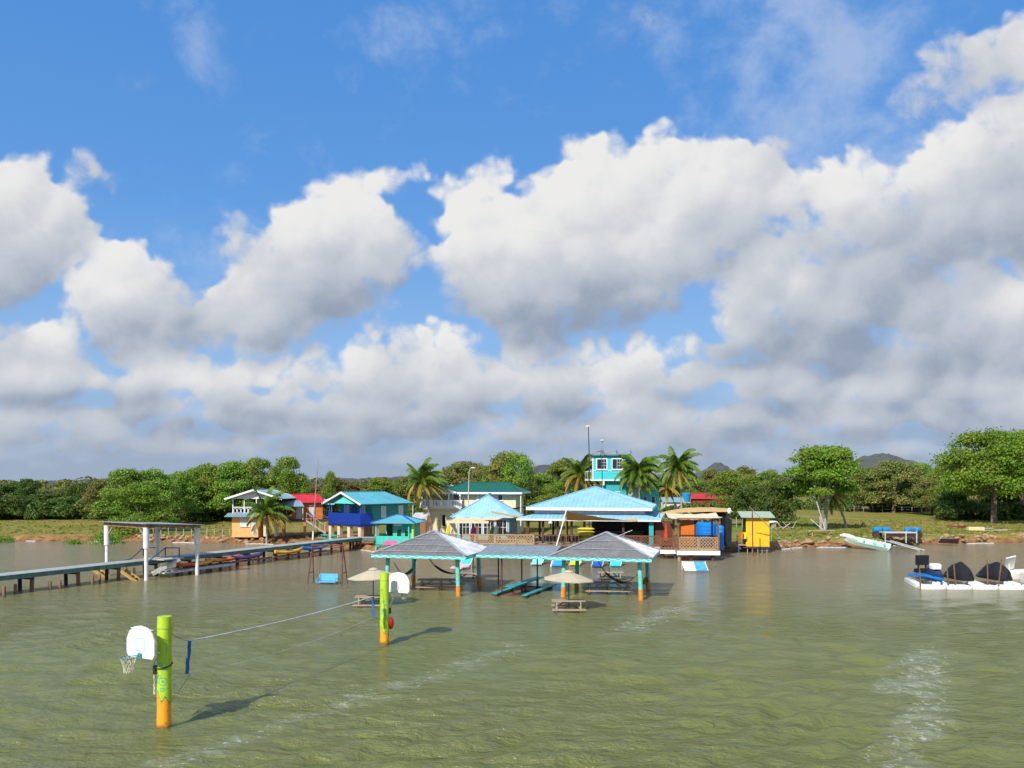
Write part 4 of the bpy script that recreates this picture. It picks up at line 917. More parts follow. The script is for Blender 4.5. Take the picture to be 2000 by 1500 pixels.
CY = mat('turquoise_sling', (.04, .62, .70), .6, var=.05); CB = mat('blue_sling', (.03, .34, .70), .6, var=.05); CG = mat('yellow_green_sling', (.55, .70, .03), .6, var=.05); CN = mat('navy_sling', (.02, .10, .42), .6, var=.05)
lounger('pale turquoise lounger, leftmost of the row before the deck', 1050, 1103, -12, mat('pale_turquoise_sling', (.25, .70, .68), .6, var=.05))
lounger('bright blue lounger behind the right pavilion\'s left front post', 1090, 1106, -12, CB)
lounger('yellow green lounger in the middle of the row before the deck', 1124, 1104, -12, CG)
lounger('navy lounger between the yellow green and the cyan one', 1167, 1107, -12, CN)
lounger('cyan lounger, rightmost of the row before the deck', 1203, 1106, -12, CY)
lounger('pink and blue lounger seen between the left pavilion\'s right posts', 903, 1112, -35, mat('pink_sling', (.70, .42, .50), .6), CY, s_=1.15)
t = thing('slide_board', 'tilted white and blue board in the water before the small canvas gazebo', 'board', G(1360, 1116), -3)
mb = MB(); mb.loft([[(-.85, y, z), (.0, y, z), (.0, y+.03, z-.06), (-.85, y+.03, z-.06)] for y, z in ((-.1, .08), (.9, .42), (1.2, .62))]); mb.build('left_panel', WHITE, t)
mb = MB(); mb.loft([[(.001, y, z), (.85, y, z), (.85, y+.03, z-.06), (.001, y+.03, z-.06)] for y, z in ((-.1, .08), (.9, .42), (1.2, .62))]); mb.build('right_panel', mat('sky_blue_panel', (.10, .42, .85), .5), t)
mb = MB()
for x in (-.88, .88): mb.tube([(x, -.12, .08), (x, .9, .44), (x, 1.2, .64), (x, 1.2, -.8)], .03, 6)
mb.build('frame', WHITE, t, smooth=True)
# ---------------------------------------------------------------- jetty
JA, JB = Vector((-34.4, 40.5, 0)), Vector((-15.6, 79.8, 0)); JD = (JB-JA).normalized(); JN = Vector((JD.y, -JD.x, 0)); JL = (JB-JA).length
jr = math.degrees(math.atan2(JD.y, JD.x))
DECKG = mat('grey_green_deck', (.40, .44, .41), .7, var=.15, planks=(0, .3), streak=.2); FASG = mat('green_grey_board', (.11, .20, .165), .65, var=.25, streak=.3)
t = thing('jetty', 'long grey green wooden jetty running from the left edge to the shore', 'jetty', JA, jr)
mb = MB(); mb.box(0, -.75, 1.14, JL, .75, 1.19); mb.build('deck', DECKG, t)
for y in (-.77, .77): mb = MB(); mb.box(0, y-.03, .90, JL, y+.02, 1.175); mb.build('edge_board', FASG, t)
k = .8; i = 0
while k < JL:
    for y in (-.6, .6):
        mb = MB(); mb.tube([(k+.1*math.sin(k*5+y), y, -1), (k, y, .9)], .12, 9); mb.build('post', WOODD if (i % 2) else WOODB, t, smooth=True); i += 1
    mb = MB(); mb.box(k-.06, -.72, .74, k+.06, .72, .90); mb.build('cross_beam', WOODD, t)
    k += 3.05
# jetty branch over to the turquoise kiosk
t = thing('jetty_spur', 'dark end of the jetty joining the blue balcony house and the turquoise kiosk', 'jetty', JB+Vector((-.4, .6, 0)), -6)
mb = MB(); mb.box(-.4, -.8, 1.12, 5.2, .8, 1.18); mb.build('deck', DECKG, t); mb = MB(); mb.box(-.4, -.84, .90, 5.2, -.8, 1.17); mb.build('edge_board', FASG, t)
for x in (.2, 2.4, 4.6): mb = MB(); mb.tube([(x, -.6, -1), (x, -.6, .95)], .1, 8); mb.tube([(x, .6, -1), (x, .6, .95)], .1, 8); mb.build('post', WOODD, t, smooth=True)
# old pile stumps
st0 = None
for i, (px, py, h_) in enumerate(((30, 1160, .55), (98, 1152, .5), (117, 1150, .5), (181, 1142, .6), (195, 1140, .55), (246, 1122, .5), (262, 1120, .4), (345, 1118, .4), (412, 1107, .5), (462, 1101, .45), (505, 1095, .5), (540, 1092, .4), (8, 1166, .6))):
    lab = ('bare wooden stump standing in the water under the jetty')
    if st0 is None: mb = MB(); mb.tube([(0, 0, -1), (0, 0, .5), (.02, 0, .55)], [.1, .09, .05], 8); st0 = tag(mb.build('pile_stump', WOODB, smooth=True), lab, 'stump', 'old stumps along the jetty'); o = st0
    else: o = dup(st0)
    o.location = G(px, py); o.scale = (1, 1, h_/.5)
# canopy at the jetty
Q = [Vector((-24.75, 54.6, 0)), Vector((-23.2, 58.2, 0)), Vector((-28.9, 57.4, 0)), Vector((-27.3, 61, 0))]
cc = sum(Q, Vector())/4; cr = math.degrees(math.atan2(-2.85, 4.15)); a2 = (Q[0]-Q[2]).length/2; b2 = (Q[1]-Q[0]).length/2
t = thing('jetty_canopy', 'flat wooden canopy on four white posts over the jetty steps', 'canopy', cc, cr)
for x in (-a2, a2):
    for y in (-b2, b2):
        mb = MB(); mb.tube([(x, y, -1), (x, y, 2.2)], .13, 12); mb.tube([(x, y, 2.2), (x, y, 3.62)], .20, 12); mb.build('post', WHITE, t, smooth=True)
mb = MB(); mb.prism([(-a2-.45, -b2-.35, 3.88), (a2+.45, -b2-.35, 3.88), (a2+.45, b2+.35, 3.61), (-a2-.45, b2+.35, 3.61)], (0, 0, .04)); mb.build('roof', mat('grey_sheet', (.32, .34, .36), .6, streak=.3), t)
mb = MB()
mb.box(-a2-.35, -b2-.06, 3.58, a2+.35, -b2+.06, 3.85); mb.box(-a2-.35, b2-.06, 3.42, a2+.35, b2+.06, 3.61)
for i in range(8): x = -a2-.3+i*(2*a2+.6)/7; mb.beam((x, -b2+.07, 3.74), (x, b2-.07, 3.54), .06, .14)
mb.build('beams', mat('plank_brown', (.34, .20, .11), .8, var=.35, streak=.4), t)
mb = MB()
for y in (-b2, b2): mb.beam((-a2, y, 2.8), (-a2+.85, y, 3.62), .07); mb.beam((a2, y, 2.8), (a2-.85, y, 3.62), .07)
mb.build('braces', WOODW, t)
# steps, blue rails and the low landing beside the jetty
def steps(label, loc, rot, n, run, rise, w, m, m2, group=None):
    t = thing('steps', label, 'steps', loc, rot, group)
    for i in range(n): mb = MB(); mb.box(-w/2, i*run, i*rise, w/2, i*run+run*.95, i*rise+.04); mb.build('tread', m, t)
    for x in (-w/2-.03, w/2+.03): mb = MB(); mb.beam((x, -.1, -.1), (x, n*run, n*rise-.02), .05, .2); mb.build('stringer', m2, t)
    return t
WG = mat('pale_grey_board', (.55, .55, .52), .7, var=.2, streak=.3); YW = mat('raw_yellow_wood', (.55, .36, .12), .8, var=.3)
steps('white steps going up to the jetty beside the canopy post', (PX(300, 56.5), 56.5, .35), -62, 6, .28, .15, .9, WG, WG)
steps('raw wooden steps down into the water, right pair under the canopy', (PX(272, 55), 55, -.1), 100, 4, .26, .2, .9, YW, YW, 'raw wooden steps into the water')
steps('raw wooden steps down into the water, left pair under the canopy', (PX(212, 57), 57, -.1), 100, 4, .26, .2, .8, YW, YW, 'raw wooden steps into the water')
t = thing('landing', 'low landing with white top beside the jetty under the canopy', 'landing', (PX(305, 57), 57, 0), jr)
mb = MB(); mb.box(-.3, -1.4, .28, 6.2, .3, .36); mb.build('lower_deck', WG, t); mb = MB(); mb.box(-.2, -1.0, 1.2, 1.6, .0, 1.26); mb.build('top', WG, t)
for x in (.2, 3, 5.8): mb = MB(); mb.tube([(x, -1.2, -1), (x, -1.2, .3)], .08, 8); mb.build('post', WOODW, t, smooth=True)
NV = mat('navy_rail_paint', (.04, .13, .26), .5)
for lab, pts, zs in (('blue handrail slanting down beside the white steps', ((285, 1100, 55.6), (323, 1070, 58.2), (350, 1070, 59.5)), 1), ('dark blue handrail on the far side of the canopy', ((222, 1098, 57.5), (255, 1092, 58.6), (280, 1070, 60.5), (308, 1069, 62)), 0)):
    t = thing('handrail', lab, 'handrail', (0, 0, 0), 0, 'blue handrails at the jetty canopy')
    p3 = [Vector((PX(a, Y), Y, PZ(b, Y))) for a, b, Y in pts]; o0 = p3[0].copy(); t.location = o0; p3 = [p-o0 for p in p3]
    mb = MB(); mb.tube(p3, .04, 6); mb.build('rail', NV, t, smooth=True)
    for p in p3[1:]: mb = MB(); mb.tube([p, (p.x, p.y, 1.15-o0.z)], .05, 6); mb.build('upright', NV, t, smooth=True)
# kayaks on racks by the jetty
def kayak(label, loc, rot, m, L=3.2, tilt=0.):
    t = thing('kayak', label, 'kayak', loc, rot, 'kayaks stored beside the jetty'); rings = []
    for i in range(13):
        k = i/12; w = .36*math.sin(math.pi*min(.97, max(.03, k)))**.55; z = .16*abs(2*k-1)**3
        rings.append([((k-.5)*L, w*math.cos(a), z+(.15*math.sin(a) if a < math.pi else .17*math.sin(a))+.17) for a in [j*6.283/12 for j in range(12)]])
    mb = MB(); mb.loft(rings); mb.build('hull', m, t, smooth=True, sharp=60)
    mb = MB(); mb.tube([(.42*math.cos(a), .22*math.sin(a), .33) for a in [j*6.283/16 for j in range(17)]], .025, 5); mb.build('cockpit_rim', STEEL, t, smooth=True)
    t.rotation_euler.x = R(tilt); return t
def kmat(n_, a, b): return mat(n_, a, .4, c2=b, sc=.9)
RO = kmat('red_orange_plastic', (.70, .04, .01), (.80, .45, .02)); KP = kmat('purple_plastic', (.10, .04, .20), (.06, .04, .12)); KY = kmat('yellow_plastic', (.75, .42, .02), (.60, .25, .02)); KB = kmat('blue_plastic', (.01, .20, .50), (.02, .14, .35)); KO = kmat('orange_plastic', (.75, .25, .02), (.6, .08, .01))
def jp(d, side, z): return JA+JD*d+JN*side+Vector((0, 0, z))
def jd(px):                                            # distance along the jetty seen at column px
    k = (px-1000)/F; return (JA.x-k*JA.y)/(k*JD.y-JD.x)
for px, side, z, m, lab in ((372, 1.2, .42, RO, 'red and yellow kayak right of the white steps'), (425, 1.15, .5, KO, 'orange kayak, second from the canopy'), (470, 1.25, .5, KP, 'purple kayak between the orange and the yellow one'), (552, 1.2, .52, KY, 'yellow kayak on the jetty rack'), (603, 1.2, .6, KB, 'blue kayak nearest the swing')):
    kayak(lab, jp(jd(px)-.6, side, z), jr, m, 3.4)
t = thing('kayak_rack', 'low plank rack carrying the kayaks beside the jetty', 'rack', jp(jd(372)-2.5, 1.2, 0), jr)
Lr = jd(625)-jd(372)+3
for y in (-.32, .32): mb = MB(); mb.box(0, y-.05, .34, Lr, y+.05, .42); mb.build('rail', WOODB, t)
k = .3
while k < Lr: mb = MB(); mb.tube([(k, -.3, -1), (k, -.3, .5)], .07, 7); mb.build('post', WOODW, t, smooth=True); k += 2.4
# ---------------------------------------------------------------- floating dock with jet skis
t = thing('floating_dock', 'white floating dock of plastic modules under the jet skis', 'dock', (PX(1795, 50.6), 50.6, 0), -1.5)
WPL = mat('white_dock_plastic', (.80, .79, .74), .5, var=.08, sc=2, streak=.25)
def pontoon(x0, y0, x1, y1, w, z=.24):
    p, q = Vector((x0, y0, z*.5-.12)), Vector((x1, y1, z*.5-.12)); d = (q-p).normalized(); s2 = Vector((-d.y, d.x, 0))*w/2; mb = MB()
    prof = [(-1, -.25), (-1, .17), (-.9, .24), (.9, .24), (1, .17), (1, -.25)]
    mb.loft([[c_+s2*a*k+Vector((0, 0, b if k == 1 else b*.6)) for a, b in prof] for c_, k in ((p, .7), (p+d*.2, 1), (q-d*.2, 1), (q, .7))])
    n_ = int((q-p).length/1.3)
    mb.build('module', WPL, t, smooth=True, sharp=30)
for i in range(5): pontoon(i*1.62+.05, .1, i*1.62+1.58, .08, .75)
pontoon(.25, .5, 1.1, 4.0, .45); pontoon(1.95, .55, 2.7, 3.8, .5); pontoon(4.2, .55, 4.9, 3.8, .5); pontoon(6.5, .55, 7.2, 3.8, .5); pontoon(8.15, .1, 10.2, .05, .75); pontoon(8.6, .6, 8.6, 3.6, .5)
def ski_hull(t, m, L=2.9):
    rings = []
    for i in range(12):
        k = i/11; w = .55*(1 if k < .55 else math.cos((k-.55)/.45*math.pi/2)**.6+.02); top = .42+.16*math.sin(k*3); keel = .12+.3*max(0, k-.6)**1.5
        rings.append([((k-.5)*L, w, top*.75), ((k-.5)*L, w*.85, top), ((k-.5)*L, -w*.85, top), ((k-.5)*L, -w, top*.75), ((k-.5)*L, -w*.7, keel+.08), ((k-.5)*L, 0, keel), ((k-.5)*L, w*.7, keel+.08)])
    mb = MB(); mb.loft(rings); return mb.build('hull', m, t, smooth=True, sharp=50)
def jetski(label, loc, rot, covered):
    t = thing('jet_ski', label, 'jet ski', loc, rot, 'jet skis parked on the white floating dock')
    if covered:
        ski_hull(t, STEEL, 2.2); rings = []
        for i in range(15):
            k = i/14; h_ = .66+.70*max(0, 1-abs(k-.58)/.50)**.6+.1*math.exp(-((k-.2)/.12)**2); w = .56*(math.sin(math.pi*min(1, k*.74+.13)))**.5*(1 if k < .82 else 1-(k-.82)*2.2)
            rings.append([((k-.5)*2.5, w*a*(1+.09*math.sin(i*2.3+j*1.7)), .22+(h_-.22)*b) for j, (a, b) in enumerate(((1, 0), (1.05, .2), (.80, .5), (.42, .84), (.10, 1), (-.10, 1), (-.42, .84), (-.80, .5), (-1.05, .2), (-1, 0)))])
        mb = MB(); mb.loft(rings); mb.build('cover', BLACK, t, smooth=True, sharp=32); return t
    ski_hull(t, mat('blue_fibreglass', (.01, .16, .50), .25, var=.1))
    mb = MB(); mb.loft([[(x, w, z), (x, w*.8, z+h_), (x, -w*.8, z+h_), (x, -w, z)] for x, w, z, h_ in ((-1.3, .2, .5, .25), (-.7, .26, .5, .34), (.1, .24, .5, .36), (.35, .16, .5, .5))]); mb.build('seat', BLACK, t, smooth=True)
    mb = MB(); mb.loft([[(x, w, .48), (x, w*.75, z), (x, -w*.75, z), (x, -w, .48)] for x, w, z in ((.25, .3, 1.0), (.6, .4, .98), (1.0, .34, .78), (1.35, .1, .55))]); mb.build('console', mat('navy_fibreglass', (.01, .03, .10), .25), t, smooth=True)
    mb = MB(); mb.tube([(.38, -.42, 1.06), (.5, -.1, 1.1), (.5, .1, 1.1), (.38, .42, 1.06)], .03, 7); mb.build('handlebar', STEEL, t, smooth=True)
    mb = MB(); mb.loft([[(.62, w, z), (.9, w*.9, z-.02), (.9, -w*.9, z-.02), (.62, -w, z)] for w, z in ((.3, .95), (.36, 1.2), (.26, 1.3))]); mb.build('mirror_cowl', WHITE, t)
    mb = MB(); mb.box(-.75, -.42, 1.05, -.55, .42, 1.70); mb.box(-.7, -.3, .7, -.6, -.22, 1.05); mb.box(-.7, .22, .7, -.6, .3, 1.05); mb.build('backrest', BLACK, t); return t
jetski('blue jet ski with black raised seat at the left end of the floating dock', (PX(1813, 52.3), 52.3, .2), -84, False)
jetski('jet ski under a black cover, middle of the three', (PX(1873, 52.3), 52.3, .2), -88, True)
o = jetski('jet ski under a black cover with grey top, rightmost of the three', (PX(1943, 52.3), 52.3, .2), -82, True)
mb = MB()
for px, Y, z1, lx, lab in ((1793, 50.9, 1.45, -.12, 'thin brown post beside the blue jet ski'), (1849, 50.9, 1.2, -.2, 'shorter of two thin posts left of the middle covered jet ski'), (1862, 50.9, 1.6, -.2, 'taller of two thin posts before the middle covered jet ski'), (1923, 50.9, 1.75, -.08, 'thin post left of the rightmost covered jet ski'), (1938, 50.9, 1.9, .35, 'slanting post before the rightmost covered jet ski')):
    m_ = MB(); m_.tube([(0, 0, -1), (lx, 0, z1)], .042, 7); tag(m_.build('mooring_post', WOODB, smooth=True, loc=(PX(px, Y), Y-.42, 0)), lab, 'post', 'thin posts holding the floating dock')
for px, Y, lab in ((1824, 51.1, 'pair of white rollers at the nose of the blue jet ski'), (1894, 51.1, 'pair of white rollers at the nose of the middle jet ski'), (1963, 51.2, 'pair of white rollers at the nose of the rightmost jet ski')):
    m_ = MB()
    for s2 in (-.13, .13): m_.loft([[(s2+r_*math.cos(a), y, .3+r_*1.2*math.sin(a)) for a in [i*6.283/10 for i in range(10)]] for y, r_ in ((-.16, .04), (-.1, .09), (.1, .1), (.16, .04))])
    tag(m_.build('dock_rollers', WPL, smooth=True, loc=(PX(px, Y), Y-.3, 0)), lab, 'rollers', 'white rollers on the floating dock')
t = thing('pedal_boat', 'white boat with a tilted white panel behind the covered jet skis', 'boat', (PX(1985, 56), 56, 0), 12)
m_ = MB(); m_.loft([[(x, w, .5), (x, w*.7, .0), (x, -w*.7, .0), (x, -w, .5), (x, -w*.8, .56), (x, w*.8, .56)] for x, w in ((-.9, .3), (-.3, .7), (1.2, .8), (2.2, .6))]); m_.build('hull', WPL, t)
m_ = MB(); m_.prism([(-1.3, -.5, 1.45), (-.5, -.5, 1.6), (.1, .3, .65), (-.7, .3, .55)], (0, .06, .05)); m_.build('tilted_panel', WPL, t)
m_ = MB(); m_.beam((-.6, 0, .4), (-.7, -.1, 1.4), .06); m_.build('strut', WPL, t)
for px, Y, lab in ((1795, 54.2, 'orange jerry can on the dock behind the blue jet ski, left one'), (1830, 54.2, 'yellow bag on the dock right of the blue jet ski')):
    m_ = MB(); m_.loft([[(-.25*k, -.2*k, z), (.25*k, -.2*k, z), (.25*k, .2*k, z), (-.25*k, .2*k, z)] for z, k in ((.2, .9), (.35, 1), (.65, .95), (.8, .5))]); tag(m_.build('jerry_can' if px == 1795 else 'bag', KY, smooth=True, loc=(PX(px, Y), Y, 0)), lab, 'can' if px == 1795 else 'bag')
# ---------------------------------------------------------------- building helpers
def face(kind, v):                                     # wall plane: local x along the wall, -y outwards
    if kind == 'front': return Matrix.Translation((0, v, 0))
    if kind == 'right': return Matrix.Translation((v, 0, 0)) @ Matrix.Rotation(R(90), 4, 'Z')
    return Matrix.Translation((v, 0, 0)) @ Matrix.Rotation(R(-90), 4, 'Z')
def window(t, M, x, z, w, h, mx=1, mz=0, fr=None, pane=None, fw=.08, sill=True, name='window'):
    f = MB(); f.box(x-fw, -.05, z-fw, x, .02, z+h+fw, M=M); f.box(x+w, -.05, z-fw, x+w+fw, .02, z+h+fw, M=M); f.box(x, -.048, z-fw, x+w, .02, z, M=M); f.box(x, -.048, z+h, x+w, .02, z+h+fw, M=M)
    for i in range(mx): c_ = x+w*(i+1)/(mx+1); f.box(c_-.02, -.04, z, c_+.02, .01, z+h, M=M)
    for i in range(mz): c_ = z+h*(i+1)/(mz+1); f.box(x, -.037, c_-.02, x+w, .01, c_+.02, M=M)
    if sill: f.box(x-fw*1.4, -.11, z-fw-.04, x+w+fw*1.4, .0, z-fw, M=M)
    o = f.build(name, fr or WHITE, t); g = MB(); g.box(x-.002, -.018, z-.002, x+w+.002, -.006, z+h+.002, M=M); g.build('pane', pane or GLASS, o); return o
def wallbox(t, x0, y0, z0, x1, y1, z1, m, name='wall', th=.15):
    mb = MB(); mb.box(x0, y0, z0, x1, y0+th, z1); mb.box(x0, y1-th, z0, x1, y1, z1); mb.box(x0, y0+th, z0, x0+th, y1-th, z1); mb.box(x1-th, y0+th, z0, x1, y1-th, z1); return mb.build(name, m, t)
def part(t, name, m, *boxes, smooth=False):
    mb = MB(); [mb.box(*b) for b in boxes]; return mb.build(name, m, t)
def gable(t, x0, y0, x1, y1, z0, z1, m, ridge='x', hipend=0, rib=.45, name='roof', trim=WHITE, bw=.18):
    mb = MB()
    if ridge == 'x':
        c_ = (y0+y1)/2; xr = x1-hipend; slope(mb, (x0, y0, z0), (x1, y0, z0), (xr, c_, z1), (x0, c_, z1), rib=rib); slope(mb, (x1, y1, z0), (x0, y1, z0), (x0, c_, z1), (xr, c_, z1), rib=rib)
        if hipend: slope(mb, (x1, y0, z0), (x1, y1, z0), (xr, c_, z1), (xr, c_, z1), rib=rib)
        ends = [(x0, -1)]+([] if hipend else [(x1, 1)])
        tr = [((e-.02*s_, y0, z0-.06), (e-.02*s_, c_, z1-.06)) for e, s_ in ends]+[((e-.02*s_, y1, z0-.06), (e-.02*s_, c_, z1-.06)) for e, s_ in ends]
        mb.beam((x0, c_, z1+.03), (xr, c_, z1+.03), .2, .05)
    else:
        c_ = (x0+x1)/2; slope(mb, (x0, y1, z0), (x0, y0, z0), (c_, y0, z1), (c_, y1, z1), rib=rib); slope(mb, (x1, y0, z0), (x1, y1, z0), (c_, y1, z1), (c_, y0, z1), rib=rib)
        tr = [((x0, e, z0-.06), (c_, e, z1-.06)) for e in (y0+.02, y1-.02)]+[((x1, e, z0-.06), (c_, e, z1-.06)) for e in (y0+.02, y1-.02)]
        mb.beam((c_, y0, z1+.03), (c_, y1, z1+.03), .2, .05)
    o = mb.build(name, m, t)
    if trim:
        q = MB()
        for a, b in tr: q.beam(a, b, .06, bw)
        q.build('bargeboard', trim, o)
    return o
def rail(t, p, q, z0, z1, m, n=None, name='railing', w=.05):
    p, q = Vector((*p, 0)), Vector((*q, 0)); L = (q-p).length; n = n or max(2, int(L/.16)); mb = MB(); U_ = Vector((0, 0, 1))
    mb.beam(p+U_*z1, q+U_*z1, w*1.4, w); mb.beam(p+U_*(z0+.08), q+U_*(z0+.08), w, w)
    for i in range(n+1): c_ = p.lerp(q, i/n); mb.beam(c_+U_*z0, c_+U_*z1, w*.55, w*.55)
    return mb.build(name, m, t)
def bm(name, c_, **k): k.setdefault('var', .1); return mat(name, c_, k.pop('r', .6), **k)
def roofmat(name, c_): return mat(name, c_, .5, var=.09, sc=.8, streak=.18)
R_SKY = roofmat('sky_blue_roof', (.30, .56, .76)); R_TURQ = roofmat('turquoise_blue_roof', (.12, .42, .52)); R_GRN = roofmat('green_roof', (.015, .13, .085)); R_RED = roofmat('red_roof', (.60, .03, .04)); R_GREY = roofmat('blue_grey_roof', (.22, .36, .42))
TEALW = bm('teal_boards', (.03, .32, .26), planks=(2, .22)); CREAM = bm('cream_plaster', (.76, .68, .46), streak=.25); OTAN = bm('light_orange_plaster', (.90, .42, .15), streak=.1); ODK = bm('orange_boards', (.62, .18, .05), planks=(2, .22)); PEACH = bm('peach_concrete', (.78, .58, .40), streak=.2)
BOARDR = bm('dark_red_boards', (.13, .035, .02), planks=(0, .2), streak=.3); LATT = bm('tan_lattice', (.45, .30, .16)); LATR = bm('brown_lattice', (.20, .085, .045)); SLAT = bm('white_shutter', (.66, .68, .66), planks=(2, .06))
# ---------------------------------------------------------------- white balcony house
t = thing('balcony_house', 'small orange house with an open white balcony under a pale gable roof, far left', 'house', (PX(453, 88), 88, .95), -6)
wallbox(t, 0, 0, -.3, 3.0, 3.6, 2.0, OTAN)
window(t, face('front', 0), 1.05, .95, .95, .85, 0, 0, pane=SLAT); part(t, 'door', SLAT, (2.2, -.04, .0, 2.85, .0, 1.75))
mb = MB(); slope(mb, (-.5, -.8, 2.0), (3.3, -.8, 2.0), (3.3, .1, 2.35), (-.5, .1, 2.35), rib=.3); mb.build('porch_roof', R_GREY, t)
part(t, 'balcony_floor', WOODD, (0, 0, 2.06, 4.9, 4.0, 2.16))
for x in (.05, 1.35, 2.75, 4.8): part(t, 'post', WHITE, (x, .0, 2.16, x+.1, .1, 3.95-.0)); part(t, 'post', WHITE, (x, 3.8, 2.16, x+.1, 3.9, 3.95))
mb = MB(); mb.box(.15, .03, 2.95, 2.75, .07, 3.03); mb.box(.15, .03, 2.2, 2.75, .07, 2.26)
for i in range(6): c_ = .36+i*.43; mb.tube([(c_+.17*math.cos(a), .05, 2.6+.26*math.sin(a)) for a in [j*6.283/14 for j in range(15)]], .03, 5); mb.box(c_+.2, .03, 2.26, c_+.225, .07, 2.95)
mb.build('railing', WHITE, t)
part(t, 'back_wall', bm('brown_board_wall', (.22, .09, .05), planks=(0, .2)), (2.5, 1.9, 2.16, 4.9, 2.0, 3.9))
gable(t, -.55, -.7, 6.0, 4.3, 3.95, 4.95, R_GREY, 'y', rib=.5, bw=.2)
mb = MB(); mb.prism([(-.3, .0, 3.93), (5.7, .0, 3.93), (2.72, .0, 4.85)], (0, .06, 0)); mb.build('gable_wall', WHITE, t)
for x in (3.6, 4.8): part(t, 'column', PEACH, (x, 0, -.2, x+.3, .3, 2.06))
# ---------------------------------------------------------------- red roofed orange house
t = thing('stilt_house', 'orange board house on stilts with a red roof and front stairs', 'house', (PX(566, 90), 90, .95), 14)
wallbox(t, .2, 0, 1.55, 3.6, 4, 3.45, ODK); window(t, face('front', 0), 2.2, 1.95, .5, 1.15, 0, 0, pane=SLAT); part(t, 'door', SLAT, (.7, -.04, 1.6, 1.3, .0, 3.3)); part(t, 'floor', WOODD, (-.9, -1.0, 1.4, 4.1, 4.2, 1.55))
gable(t, -1.2, -.5, 4.0, 4.5, 3.45, 4.35, R_RED, 'x', hipend=.9, trim=None)
mb = MB(); slope(mb, (-1.5, -1.3, 3.05), (1.6, -1.3, 3.05), (1.2, -.1, 3.65), (-.9, -.1, 3.65), rib=.3); mb.build('porch_roof', R_GREY, t)
for x, y in ((-.8, -.9), (1.5, -.9), (3.7, -.9), (-.8, 1.8), (1.5, 1.8), (3.7, 1.8)): part(t, 'stilt', bm('orange_concrete', (.62, .24, .10)), (x, y, -.3, x+.28, y+.28, 1.4))
part(t, 'porch_post', WHITE, (-1.2, -1.25, -.2, -1.13, -1.18, 3.0)); part(t, 'porch_post', WHITE, (1.4, -1.15, 1.55, 1.47, -1.08, 3.0))
mb = MB()
for i in range(8): mb.box(1.8+i*.24, -1.15, 1.35-i*.17, 2.06+i*.24, -.45, 1.40-i*.17)
mb.beam((1.8, -1.16, 1.45), (3.9, -1.16, 0), .06, .16); mb.build('stairs', WG, t)
mb = MB(); mb.beam((1.8, -1.16, 2.35), (3.9, -1.16, .85), .05)
for i in range(5): mb.beam((1.85+i*.48, -1.16, 1.3-i*.34), (1.85+i*.48, -1.16, 2.3-i*.34), .04)
mb.build('stair_rail', WG, t)
t = thing('side_balcony', 'white railed landing between the red roofed house and the turquoise roofed one', 'balcony', (PX(619, 92), 92, .95), 10)
part(t, 'floor', WHITE, (0, 0, 1.6, 1.7, 2, 1.7)); rail(t, (0, 0), (1.7, 0), 1.7, 2.5, WHITE, 8); mb = MB(); slope(mb, (-.3, -.5, 3.2), (2.0, -.5, 3.2), (2.0, 1.5, 3.75), (-.3, 1.5, 3.75), rib=.4); mb.build('roof', R_SKY, t)
for x in (0, 1.6): part(t, 'post', WHITE, (x, 0, -.3, x+.09, .09, 3.25))
# ---------------------------------------------------------------- teal house with the blue balcony
t = thing('stilt_house', 'teal stilt house with a turquoise roof and a bright blue balcony', 'house', (PX(704, 84), 84, .9), 50)
wallbox(t, 1.6, 0, 1.3, 6.6, 5.5, 3.5, TEALW)
part(t, 'floor', WOODD, (0, 0, 1.15, 6.6, 5.5, 1.3))
BB = bm('royal_blue_boards', (.01, .07, .55), planks=(0, .25))
mb = MB(); mb.box(0, .0, 1.1, 1.75, .06, 2.5); mb.box(0, .06, 1.1, .06, 5.5, 2.5); mb.box(.06, 5.44, 1.1, 1.6, 5.5, 2.5); mb.build('balcony_parapet', BB, t)
for x, y in ((.06, .06), (.06, 2.7), (.06, 5.3)): part(t, 'balcony_post', BB, (x, y, 2.5, x+.1, y+.1, 3.45))
window(t, face('left', 1.6), -1.9, 1.9, .7, 1.3, 0, 0, pane=SLAT, sill=False); window(t, face('left', 1.6), -4.6, 1.9, .7, 1.3, 0, 0, pane=SLAT, sill=False); part(t, 'door', bm('blue_door', (.03, .12, .45)), (1.56, 2.6, 1.3, 1.6, 3.4, 3.2))
window(t, face('front', 0), 2.9, 2.1, .5, 1.05, 0, 0, pane=SLAT); window(t, face('front', 0), 5.4, 2.1, .5, 1.05, 0, 0, pane=SLAT)
gable(t, -.45, -.55, 7.2, 6.05, 3.5, 4.75, R_TURQ, 'x', hipend=1.6)
mb = MB(); mb.prism([(.05, .9, 3.5), (.05, 4.6, 3.5), (.05, 2.75, 4.4)], (.05, 0, 0)); mb.build('gable_infill', bm('aqua_gable', (.12, .68, .58)), t)
for x, y in ((.1, .1), (.1, 1.9), (.1, 3.6), (.1, 5.1), (2.2, .1), (4.4, .1), (6.2, .1), (3.2, 3.0), (5.5, 5.1)): part(t, 'stilt', PEACH, (x, y, -.5, x+.42, y+.42, 1.15))
part(t, 'corner_post', WHITE, (7.0, -.5, -.2, 7.07, -.43, 3.45)); part(t, 'corner_post', WHITE, (4.6, -.9, -.2, 4.66, -.84, 1.9))
